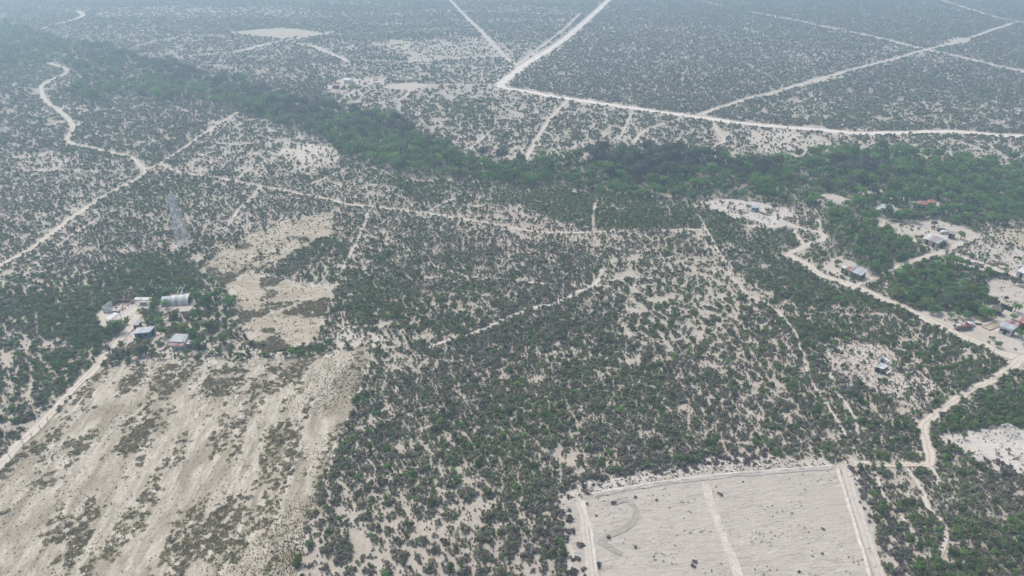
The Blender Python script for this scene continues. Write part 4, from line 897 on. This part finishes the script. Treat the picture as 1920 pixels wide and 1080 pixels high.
# roofless pen: block wall pieces
t = building('pen', 'roofless white block-walled animal pen', 'pen', 222, 575)
org = Vector(t.location); A, B, C_, D_ = [Vector(P(*p)) - org for p in ((194,585.5),(225,588),(252,569),(222,567))]
def wall_run(root, a, b, h, m, th=0.18, k=4):
    for j in range(k):
        p = a.lerp(b, j / k); r = a.lerp(b, (j + 1) / k - 0.006); e = r - p; c = (p + r) / 2
        part('wall_panel', box_vf(c.x, c.y, h / 2 - 0.05, e.length, th, h + 0.1, math.atan2(e.y, e.x)), m, root)
wall_run(t, A, A.lerp(B, 0.6), 1.9, M_WHITEW, k=3); wall_run(t, A.lerp(B, 0.62), B, 0.9, M_PLANK, k=2); wall_run(t, A.lerp(D_, 0.02), A.lerp(D_, 0.62), 2.1, M_WHITEW, k=4); wall_run(t, A.lerp(D_, 0.64), D_, 1.0, M_PLANK, k=2)
wall_run(t, D_, C_, 1.3, M_BRICK, k=4)
part('rail', tube_vf(B + Vector((0, 0, 1.2)), C_ + Vector((0, 0, 1.2)), 0.09, 0.09, 6), M_BLEACH, t)
for j in range(6):
    p = B.lerp(C_, j / 5); part('post', tube_vf((p.x, p.y, -0.05), (p.x, p.y, 1.25), 0.07, 0.07, 5), M_PLANK, t)
for j in range(34):
    a_, b_ = random.uniform(0.08, 0.92), random.uniform(0.08, 0.92); p = Vector(t.location) + A.lerp(B, a_).lerp(D_.lerp(C_, a_), b_)
    sc_ = random.uniform(0.35, 0.9); V, F = box_vf(0, 0, 0.18, 1, 0.7, 0.45, 0)
    V = [(v[0] + random.uniform(-.15, .15), v[1] + random.uniform(-.15, .15), v[2] + random.uniform(-.1, .1)) for v in V]
    o = link('rubble_block', mesh('rubble_block', V, F, random.choice([M_BRICK, M_PINK, M_BLOCK, M_PLANK]))); o.location = p; o.rotation_euler = (0, 0, random.uniform(0, 6)); o.scale = (sc_,) * 3
    tag(o, 'broken brick rubble inside the roofless pen', 'rubble', 'rubble in the pen')
# barrel barn
def barrel(root, a, b, depth, r, m0, k0, n, hs=0.25):
    """half-cylinder roof, each curved sheet its own piece; a-b is the near bottom edge"""
    e = (b - a); L = e.length; e.normalize(); back = Vector((-e.y, e.x, 0))
    for j in range(n):
        V, F = [], []; seg = 10
        for u in (j / n, (j + 1) / n - 0.004):
            for k in range(seg + 1):
                th = math.pi * k / seg; p = a + e * (u * L) + back * (depth / 2 * (1 - math.cos(th))); z = hs + r * math.sin(th)
                V.append((p.x, p.y, z + 0.02 * (j % 2)))
        s1 = seg + 1
        for k in range(seg): F.append((k, k + 1, s1 + k + 1, s1 + k)[::-1])
        o = part('roof_sheet', (V, F), m0[j % len(m0)], root); md = o.modifiers.new('thick', 'SOLIDIFY'); md.thickness = 0.06
    for u, nm in ((0.01, 'end_wall'), (0.985, 'end_wall')):
        V = [];
        for k in range(11):
            th = math.pi * k / 10; p = a + e * (u * L) + back * (depth / 2 * (1 - math.cos(th)) * 0.96 + depth * 0.02); V.append((p.x, p.y, max(0, hs + (r - 0.1) * math.sin(th))))
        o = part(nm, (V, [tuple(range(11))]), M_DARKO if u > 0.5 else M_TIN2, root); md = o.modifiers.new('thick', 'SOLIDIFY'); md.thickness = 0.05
    for s_ in (0.0, 1.0):
        c = a + e * (L / 2) + back * (depth * s_); part('footing', box_vf(c.x, c.y, hs / 2 - 0.03, L, 0.16, hs + 0.06, math.atan2(e.y, e.x)), M_BLOCK, root)
t = building('barn', 'barrel-roofed corrugated barn behind the farm trees', 'barn', 330, 572)
org = Vector(t.location); a = Vector(P(322, 574.5)) - org; b = Vector(P(354, 572.5)) - org
barrel(t, a, b, 5.2, 2.6, [M_TINW, M_TIN, M_TINW, M_TINB], 0, 5)
a2 = Vector(P(302, 576)) - org; b2 = Vector(P(321.4, 574.6)) - org; barrel(t, a2 + Vector((0, 0.3, 0)), b2 + Vector((0, 0.3, 0)), 4.8, 2.35, [M_TINB, M_TIN], 0, 3)
# white trough and pipes behind the barn
t = building('cattle_chute', 'white pipe cattle chute behind the barrel barn', 'chute', 338, 550); org = Vector(t.location)
for s_ in (0, 1.3):
    for z in (0.5, 1.0, 1.4):
        p = Vector(P(333, 556)) - org; r = Vector(P(342, 541)) - org; part('rail', tube_vf(p + Vector((s_, 0, z)), r + Vector((s_, 0, z)), 0.10, 0.10, 5), M_BLEACH, t)
    for j in range(5):
        p = (Vector(P(333, 556)) - org).lerp(Vector(P(342, 541)) - org, j / 4) + Vector((s_, 0, 0)); part('post', tube_vf(p + Vector((0, 0, -0.05)), p + Vector((0, 0, 1.5)), 0.09, 0.09, 5), M_BLEACH, t)
part('ramp', box_vf(0.4, 0.2, 0.25, 1.6, 2.2, 0.5, 0.3), M_BLOCK, t)
t = building('lamp_post', 'bent white lamp post by the tin shelter', 'lamp post', 277, 561)
part('pole', tube_vf((0, 0, -0.1), (0, 0, 3.4), 0.07, 0.05, 6), M_BLEACH, t); part('arm', tube_vf((0, 0, 3.4), (-0.7, 0.1, 3.9), 0.05, 0.05, 6), M_BLEACH, t); part('lamp_head', box_vf(-0.9, 0.12, 3.95, 0.6, 0.25, 0.12), M_TINW, t)
# village
t = building('house', 'village house under patched white, rust and grey tin roofs', 'house', 1604, 510)
section(t, [(1577,500.5),(1584.4,504),(1588.5,500),(1581.7,497)], 2.3, 2.3, [M_TINW, M_TINW], M_BLOCK, doors=(0.5,))
section(t, [(1584.8,504.8),(1596.7,509.4),(1603,503.6),(1591,499)], 2.5, 2.7, [M_RUST, M_RUST, M_PINK], M_BLOCK, doors=(0.3,))
section(t, [(1592.6,499.6),(1603.7,503.4),(1610,500.5),(1600.5,496.2)], 2.8, 2.8, [M_TIN, M_TIN, M_TIN2], M_BLOCK)
section(t, [(1597,509.6),(1615,517.5),(1626,508.5),(1607.5,502)], 2.5, 2.8, [M_TINB, M_TINB, M_TIN, M_TINB], M_PLANK, wins=(0.4,), side=1)
t = building('barn', 'long gabled barn with white, grey and rusty tin roof', 'barn', 1752, 455)
section(t, [(1731.7,447),(1759,457),(1775.5,449.6),(1742,438.2)], 2.3, 3.3, [M_TINW, M_TIN, M_PINK, M_TIN2, M_TIN], M_BLOCK, doors=(0.25, 0.75), side=1)
section(t, [(1742.2,437.8),(1775.9,449.2),(1779,447),(1746,436.2)], 3.3, 2.4, [M_TINW, M_TINW, M_TINW, M_TINW], None, True)
t = building('house', 'small brick house by the parked cars', 'house', 1785, 440)
section(t, [(1779,437.5),(1790,440),(1794,435),(1783.4,432.5)], 2.4, 2.6, [M_TIN2, M_PINK, M_TIN2], M_BRICK, doors=(0.3,), wins=(0.7,))
t = building('house', 'grey flat-roofed house half hidden by trees left of the red roofs', 'house', 1664, 390)
section(t, [(1651,390),(1678,392),(1675,383.5),(1652,382.5)], 2.7, 2.9, [M_TINB, M_TINB, M_TIN, M_TINB], M_WHITEW, wins=(0.3, 0.7))
def hip(root, q, h, rise, m, wall):
    org = Vector(root.location); W4 = [p - org for p in world4(q, h, h)]; a, b, c, d = W4; cen = (a + b + c + d) / 4
    r0 = (a + d) / 2; r1 = (b + c) / 2; k0 = r0.lerp(r1, 0.28) + Vector((0, 0, rise)); k1 = r0.lerp(r1, 0.72) + Vector((0, 0, rise))
    for vs in ((a, b, k1, k0), (b, c, k1), (c, d, k0, k1), (d, a, k0)):
        o = part('roof_slope', ([*vs], [tuple(range(len(vs)))]), m, root); md = o.modifiers.new('thick', 'SOLIDIFY'); md.thickness = 0.12
    part('ridge_cap', tube_vf(k0, k1, 0.12, 0.12, 6), m, root)
    I = [p + (cen - p).normalized() * 0.45 for p in W4]; V = [Vector((p.x, p.y, -0.05)) for p in I] + [Vector((p.x, p.y, h - 0.13)) for p in I]
    part('wall', (V, [(0, 1, 5, 4), (1, 2, 6, 5), (2, 3, 7, 6), (3, 0, 4, 7), (4, 5, 6, 7)]), wall, root)
    e = I[1] - I[0]; nrm = Vector((e.y, -e.x, 0)).normalized(); rz = math.atan2(e.y, e.x)
    for tt in (0.3, 0.7):
        c_ = I[0].lerp(I[1], tt) + nrm * 0.02; part('window', box_vf(c_.x, c_.y, 1.4, 1.0, 0.1, 0.9, rz), M_GLASS, root)
M_SALMON = plain('salmon plaster', (0.52, 0.34, 0.28))
t = building('house', 'house with two red tiled hip roofs among the trees', 'house', 1735, 386)
hip(t, [(1720,383),(1740,384),(1738,377.5),(1723,377)], 3.0, 1.0, M_REDTILE, M_SALMON)
t2 = building('house', 'right wing of the red-roofed house under a red hip roof', 'house', 1748, 383)
hip(t2, [(1740.5,380.5),(1757,381),(1753,375.5),(1738,375)], 3.2, 1.1, M_REDTILE, M_SALMON)
t = building('house', 'white-walled house with pale tin roof beside the village yard', 'house', 1890, 618)
section(t, [(1874.4,611),(1899.4,619.6),(1909,613),(1882.8,603)], 2.6, 3.0, [M_TINB, M_TIN, M_TINB, M_TINB, M_TIN], M_WHITEW, wins=(0.22, 0.74), doors=(0.5,), side=1)
section(t, [(1883.2,602.6),(1908.8,612),(1913,606.5),(1890,599)], 2.3, 2.2, [M_PINK, M_RED, M_PINK], None, True)
t = building('house', 'brown-roofed house at the right edge behind the white-walled one', 'house', 1925, 602)
section(t, [(1909,603),(1938,612),(1948,600),(1918,592.5)], 2.6, 2.9, [M_RUST, M_PINK, M_RUST, M_PINK], M_BRICK, doors=(0.4,))
t = building('house', 'white-roofed house at the right edge by the pale street', 'house', 1925, 512)
section(t, [(1906,508),(1930,516),(1942,507),(1916,500.5)], 2.5, 2.8, [M_TINW, M_TINW, M_TINB], M_WHITEW, doors=(0.4,))
t = building('hut', 'ruined hut under loose pale tin sheets', 'hut', 1655, 692)
section(t, [(1640,687),(1656,693),(1668.5,686.4),(1654,680.4)], 1.8, 2.1, [M_TINB, M_TINB, M_TINW, M_TINB], M_PLANK, doors=(0.4,))
section(t, [(1656.5,694.5),(1664,701.5),(1671.5,695.5),(1665,690)], 0.9, 1.2, [M_TINW, M_PINK, M_TINW], M_PLANK)
t = building('shelter', 'small white tarp shelter behind the ruined hut', 'shelter', 1664, 678)
section(t, [(1658,674),(1668,678.5),(1671,676),(1661,672)], 1.5, 1.6, [M_TINW, M_TINW], None, True)
V, F = join_vf([tube_vf((0, 0, 0), (0, 0, 1.1), 0.55, 0.55, 12), tube_vf((0, 0, 1.1), (0, 0, 1.25), 0.55, 0.25, 12)])
o = link('water_tank', mesh('water_tank', V, F, M_TEAL)); o.location = P(1653, 678); tag(o, 'blue round water tank behind the ruined hut', 'tank')
t = building('hut', 'small pale hut at the top of the bare clearing', 'hut', 1417, 390)
section(t, [(1408,389),(1424,390.2),(1426,386),(1411,384.6)], 2.2, 2.5, [M_TINB, M_TINB, M_TIN], M_WHITEW, doors=(0.75,), wins=(0.3,))
# far houses
t = building('house', 'far white-roofed house at the left of the far yard', 'house', 653, 150)
section(t, [(643.5,150),(658,150.6),(662,147),(645,145.6)], 3.0, 3.6, [M_TINW, M_TINW, M_TINB], M_WHITEW)
t = building('shed', 'far faded red shed below the white-roofed far house', 'shed', 629, 160)
section(t, [(622.5,160),(635,160.8),(637,158),(624,157)], 2.6, 3.0, [M_PINK, M_PINK], M_BRICK)
t = building('house', 'far pinkish house right of the far yard', 'house', 704, 151)
section(t, [(699.5,149),(708.5,149.6),(710,145.5),(701,145)], 3.2, 3.6, [M_PINK, M_PINK], M_PINK)
t = building('shed', 'far low white shed below the pinkish house', 'shed', 707, 154)
section(t, [(701,153.6),(712,154.2),(713.5,152),(702.5,151.6)], 2.2, 2.4, [M_TINW, M_TINW], M_WHITEW)
# thatched shelter
t = building('thatched_shelter', 'grey thatched open shelter by the green shade fence', 'shelter', 1869, 580); hip(t, [(1857,578),(1879,586),(1884,580),(1862,573)], 1.9, 1.5, M_THATCH, M_PLANK)
t = building('shade_fence', 'dark green shade-cloth fence behind the thatched shelter', 'fence', 1886, 580); org = Vector(t.location); a = Vector(P(1875, 576)) - org; b = Vector(P(1897, 585.5)) - org
for j in range(4):
    p = a.lerp(b, j / 4); r = a.lerp(b, (j + 1) / 4 - 0.01); e = r - p; c = (p + r) / 2; part('cloth_panel', box_vf(c.x, c.y, 0.9, e.length, 0.04, 1.7, math.atan2(e.y, e.x)), M_TARP, t)
for j in range(5):
    p = a.lerp(b, j / 4); part('post', tube_vf((p.x, p.y + 0.08, -0.05), (p.x, p.y + 0.08, 1.95), 0.05, 0.05, 6), M_PLANK, t)
# low brick edging of a bed
t = building('brick_edging', 'low brick edging of a sand bed in the village yard', 'edging', 1855, 613); org = Vector(t.location); K = [Vector(P(*p)) - org for p in ((1841,613.5),(1855,620),(1876,611),(1862,605))]
for j in range(4): wall_run(t, K[j], K[(j + 1) % 4], 0.35, M_PINK, 0.3, 3)
tag(link('sand_bed', mesh('sand_bed', [Vector(P(*p)) + Vector((0, 0, 0.2)) for p in ((1842,613.5),(1855,619.4),(1875,611),(1862,605.6))], [(0, 1, 2, 3)], M_YELLOW)), 'sandy bed inside the low brick edging', 'sand', kind='structure')
# grass patch
M_LAWN = field_mat('olive lawn', 0.3, (0.20, 0.20, 0.11), (0.15, 0.165, 0.08), (0.12, 0.135, 0.06), 0.6, 0.7)
sheet('lawn', 'olive grass patch left of the thatched shelter', [(1838,578),(1852,572),(1862,585),(1867,597),(1855,604),(1840,604),(1828,597)], M_LAWN, 0.064, 0.4, 1.5, 'grass')

# ------------------------------------------------------------------ vehicles
def wheel(root, x_, y_, r=0.36, w=0.24):
    v, f = tube_vf((x_, y_ - w / 2, r), (x_, y_ + w / 2, r), r, r, 14); o = part('wheel', (v, f), M_TYRE, root)
    v, f = tube_vf((x_, y_ - w / 2 - 0.01, r), (x_, y_ + w / 2 + 0.01, r), r * 0.55, r * 0.55, 10); link('rim', mesh('rim', v, f, M_STEEL), o)
def extr(profile, y0, y1):
    n = len(profile); V = [(p[0], y0, p[1]) for p in profile] + [(p[0], y1, p[1]) for p in profile]
    F = [tuple(range(n)), tuple(range(2 * n - 1, n - 1, -1))] + [(i, i + n, (i + 1) % n + n, (i + 1) % n)[::1] for i in range(n)]
    return V, F
def car(name, label, px, py, rz, paint, pickup=False):
    t = empty(name, P(px, py), rz); tag(t, label, 'car' if not pickup else 'truck')
    part('body', extr([(-2.2, 0.35), (2.2, 0.35), (2.25, 0.75), (1.2, 0.95), (-2.1, 1.0), (-2.25, 0.75)], -0.85, 0.85), paint, t)
    if pickup: part('cab', extr([(-0.5, 0.96), (1.1, 0.96), (0.65, 1.55), (-0.4, 1.6)], -0.78, 0.78), paint, t); part('cargo_bed', box_vf(-1.35, 0, 1.08, 1.6, 1.7, 0.22), paint, t)
    else: part('cabin', extr([(-1.9, 0.97), (1.1, 0.94), (0.45, 1.42), (-1.4, 1.45)], -0.75, 0.75), paint, t)
    part('windscreen', box_vf(0.9, 0, 1.2, 0.06, 1.3, 0.34), M_GLASS, t)
    for s_ in (-1, 1): part('side_window', box_vf(-0.1, s_ * 0.77, 1.22, 1.0, 0.05, 0.28), M_GLASS, t)
    for sx in (-1.35, 1.4):
        for sy in (-0.78, 0.78): wheel(t, sx, sy)
    for sy in (-0.6, 0.6): part('headlight', box_vf(2.24, sy, 0.68, 0.06, 0.3, 0.14), M_STEEL, t)
car('parked_car', 'dark car parked behind the long gabled barn', 1767, 434.5, -0.3, M_CARDARK)
car('parked_car', 'pale car parked next to the small brick house', 1773, 438.5, -0.25, M_CARWHITE)
car('pickup_truck', 'white pickup beside the old red truck', 1815, 612, 0.35, M_CARWHITE, True)
t = empty('old_truck', P(1804, 617), 0.15); tag(t, 'old red flatbed truck loaded with junk in the village yard', 'truck')
part('chassis', box_vf(0, 0, 0.62, 5.4, 0.9, 0.22), M_DARKO, t); part('cab', extr([(1.3, 0.7), (2.3, 0.7), (2.35, 1.3), (2.0, 1.35), (1.8, 2.05), (1.3, 2.1)], -0.95, 0.95), M_RED, t); part('bonnet', box_vf(2.75, 0, 1.0, 0.8, 1.4, 0.6), M_RED, t)
part('flatbed', box_vf(-0.85, 0, 0.86, 4.0, 2.1, 0.14), M_PLANK, t)
for sy in (-1.02, 1.02): part('side_board', box_vf(-0.85, sy, 1.2, 4.0, 0.06, 0.5), M_RED, t)
part('windscreen', box_vf(2.06, 0, 1.68, 0.06, 1.6, 0.4), M_GLASS, t)
for sx in (-1.8, 2.0):
    for sy in (-0.9, 0.9): wheel(t, sx, sy, 0.45, 0.28)
for j, (dx, dy, sx, sy, sz, m) in enumerate(((-1.6, 0.2, 1.2, 1.2, 0.7, M_TINW), (-0.2, -0.3, 1.1, 0.9, 0.9, M_PINK), (-0.4, 0.6, 0.9, 0.6, 0.5, M_TIN))):
    V, F = box_vf(0, 0, sz / 2, sx, sy, sz, 0.2 * j); o = link('crate', mesh('crate', V, F, m)); o.location = Vector(t.location) + Vector((dx, dy, 0.94)); tag(o, ('white crate at the back of the old red truck', 'faded pink crate on the old red truck', 'small tin crate on the old red truck')[j], 'crate')
for j in range(5):
    o = link('log', mesh('log', *tube_vf((-1.4, 0, 0), (1.4, 0.1, 0), 0.16, 0.13, 7), M_BARK)); p = Vector(P(1830, 608.5)); o.location = p + Vector((0.1 * j, 0.36 * (j % 3) - 0.3, 0.16 + 0.27 * (j // 3))); o.rotation_euler = (0, 0, -0.35 + 0.05 * j)
    tag(o, 'dark log in the small pile right of the old truck', 'log', 'logs by the old truck')

# ------------------------------------------------------------------ white timber frame
t = building('timber_frame', 'white bare timber gazebo frame at the edge of the bare yard', 'frame', 1891, 812)
nL = 6; ap = Vector((0, 0, 2.6))
for k in range(nL):
    a_ = 6.283 * k / nL + 0.3; c = Vector((math.cos(a_) * 2.1, math.sin(a_) * 2.1, 1.55)); d = Vector((math.cos(a_ + 6.283 / nL) * 2.1, math.sin(a_ + 6.283 / nL) * 2.1, 1.55))
    part('rafter', tube_vf(ap, c, 0.10, 0.10, 6), M_BLEACH, t); part('rim_beam', tube_vf(c, d, 0.09, 0.09, 6), M_BLEACH, t); part('leg', tube_vf((c.x, c.y, -0.05), c, 0.10, 0.10, 6), M_BLEACH, t)

# ------------------------------------------------------------------ lattice tower
t = building('lattice_tower', 'tall grey steel lattice tower left of the scrub track', 'tower', 342, 453)
HT, BW, TW, LV = 21.0, 2.0, 0.85, 8
def tc(z): 
    w = BW + (TW - BW) * (z / HT) ** 0.8; return [Vector((sx * w, sy * w, z)) for sx, sy in ((-1, -1), (1, -1), (1, 1), (-1, 1))]
zs = [HT * (1 - (1 - k / LV) ** 1.15) for k in range(LV + 1)]
for j in range(4):
    it = [tube_vf(tc(zs[k])[j] - Vector((0, 0, 0.1 if k == 0 else 0)), tc(zs[k + 1])[j], 0.17, 0.15, 4) for k in range(LV)]
    part('leg', join_vf(it), M_MAST, t); c = tc(0)[j]; part('footing', box_vf(c.x, c.y, 0.1, 0.9, 0.9, 0.5), M_BLOCK, t)
for k in range(LV):
    a_, b_ = tc(zs[k]), tc(zs[k + 1])
    for j in range(4):
        part('brace', tube_vf(a_[j], b_[(j + 1) % 4], 0.07, 0.07, 4), M_MAST, t); part('brace', tube_vf(a_[(j + 1) % 4], b_[j], 0.07, 0.07, 4), M_MAST, t); part('girt', tube_vf(b_[j], b_[(j + 1) % 4], 0.07, 0.07, 4), M_MAST, t)

# ------------------------------------------------------------------ poles and wire fences
def pole(px, py, h, lb):
    t = empty('utility_pole', P(px, py)); tag(t, lb, 'pole'); part('post', tube_vf((0, 0, -0.2), (0, 0, h), 0.14, 0.10, 7), M_PLANK, t); part('crossarm', box_vf(0, 0, h - 0.4, 1.6, 0.1, 0.12, 0.5), M_PLANK, t)
    for s_ in (-0.6, 0.6): part('insulator', tube_vf((s_ * math.cos(0.5), s_ * math.sin(0.5), h - 0.33), (s_ * math.cos(0.5), s_ * math.sin(0.5), h - 0.15), 0.05, 0.03, 6), M_TINW, t)
pole(1843, 502, 7, 'wooden utility pole beside the pale village street'); pole(1679, 688, 5, 'short wooden pole behind the ruined hut'); pole(1457, 412, 7, 'wooden utility pole in the bare clearing'); pole(1551, 463, 7, 'wooden utility pole at the corner of the loop road')
def fence(lb, pts, step=3.0):
    L = catmull(PL(pts), step); org = Vector((*L[0], 0)); t = empty('wire_fence', org); tag(t, lb, 'fence')
    me = mesh('post', *tube_vf((0, 0, -0.1), (0.04, 0, 1.35), 0.09, 0.07, 5), M_PLANK)
    for p in L: link('post', me, t, Vector((*p, 0)) - org).rotation_euler = (random.uniform(-.06, .06), random.uniform(-.06, .06), random.uniform(0, 6))
    for z in (0.55, 1.1): part('wire', join_vf([tube_vf(Vector((*a_, z)) - org, Vector((*b_, z)) - org, 0.015, 0.015, 3) for a_, b_ in zip(L[:-1], L[1:])]), M_STEEL, t)
fence('post and wire fence along the lower village road', [(1815,642),(1840,652),(1862,662)]); fence('post and wire fence along the yard of the patched-roof house', [(1560,518),(1582,528),(1600,531),(1622,521)], 2.2)
fence('post and wire fence along the edge of the scrubby lot', [(1795,466),(1836,447),(1880,462),(1940,480)]); fence('post and wire fence along the top of the weedy field', [(470,517),(520,523),(575,532),(628,541)])
fence('post and wire fence along the farm road', [(125,752),(90,790),(45,835),(0,880)]); fence('short post fence at the lane below the patched-roof house', [(1612,540),(1617,536),(1624,533)], 1.4)

# ------------------------------------------------------------------ haze: the air over the plain
V, F = box_vf(0, 900, 64, 5200, 5200, 132)
hz = link('haze', mesh('haze', V, F, M_STEEL)); hz.data.materials.clear()
m = bpy.data.materials.new('haze'); m.use_nodes = True; n = m.node_tree.nodes; n.clear(); vo = n.new('ShaderNodeVolumePrincipled'); vo.inputs['Color'].default_value = HAZE_COLOR; vo.inputs['Density'].default_value = HAZE_DENSITY; vo.inputs['Anisotropy'].default_value = 0.3
ou = n.new('ShaderNodeOutputMaterial'); m.node_tree.links.new(vo.outputs[0], ou.inputs['Volume']); hz.data.materials.append(m)
tag(hz, 'thin bluish haze hanging over the whole plain', 'haze', kind='stuff')
print('objects', len(S.objects), 'ash', len(ash['x']), 'green', len(grn['x']), 'trees', len(trees['x']))
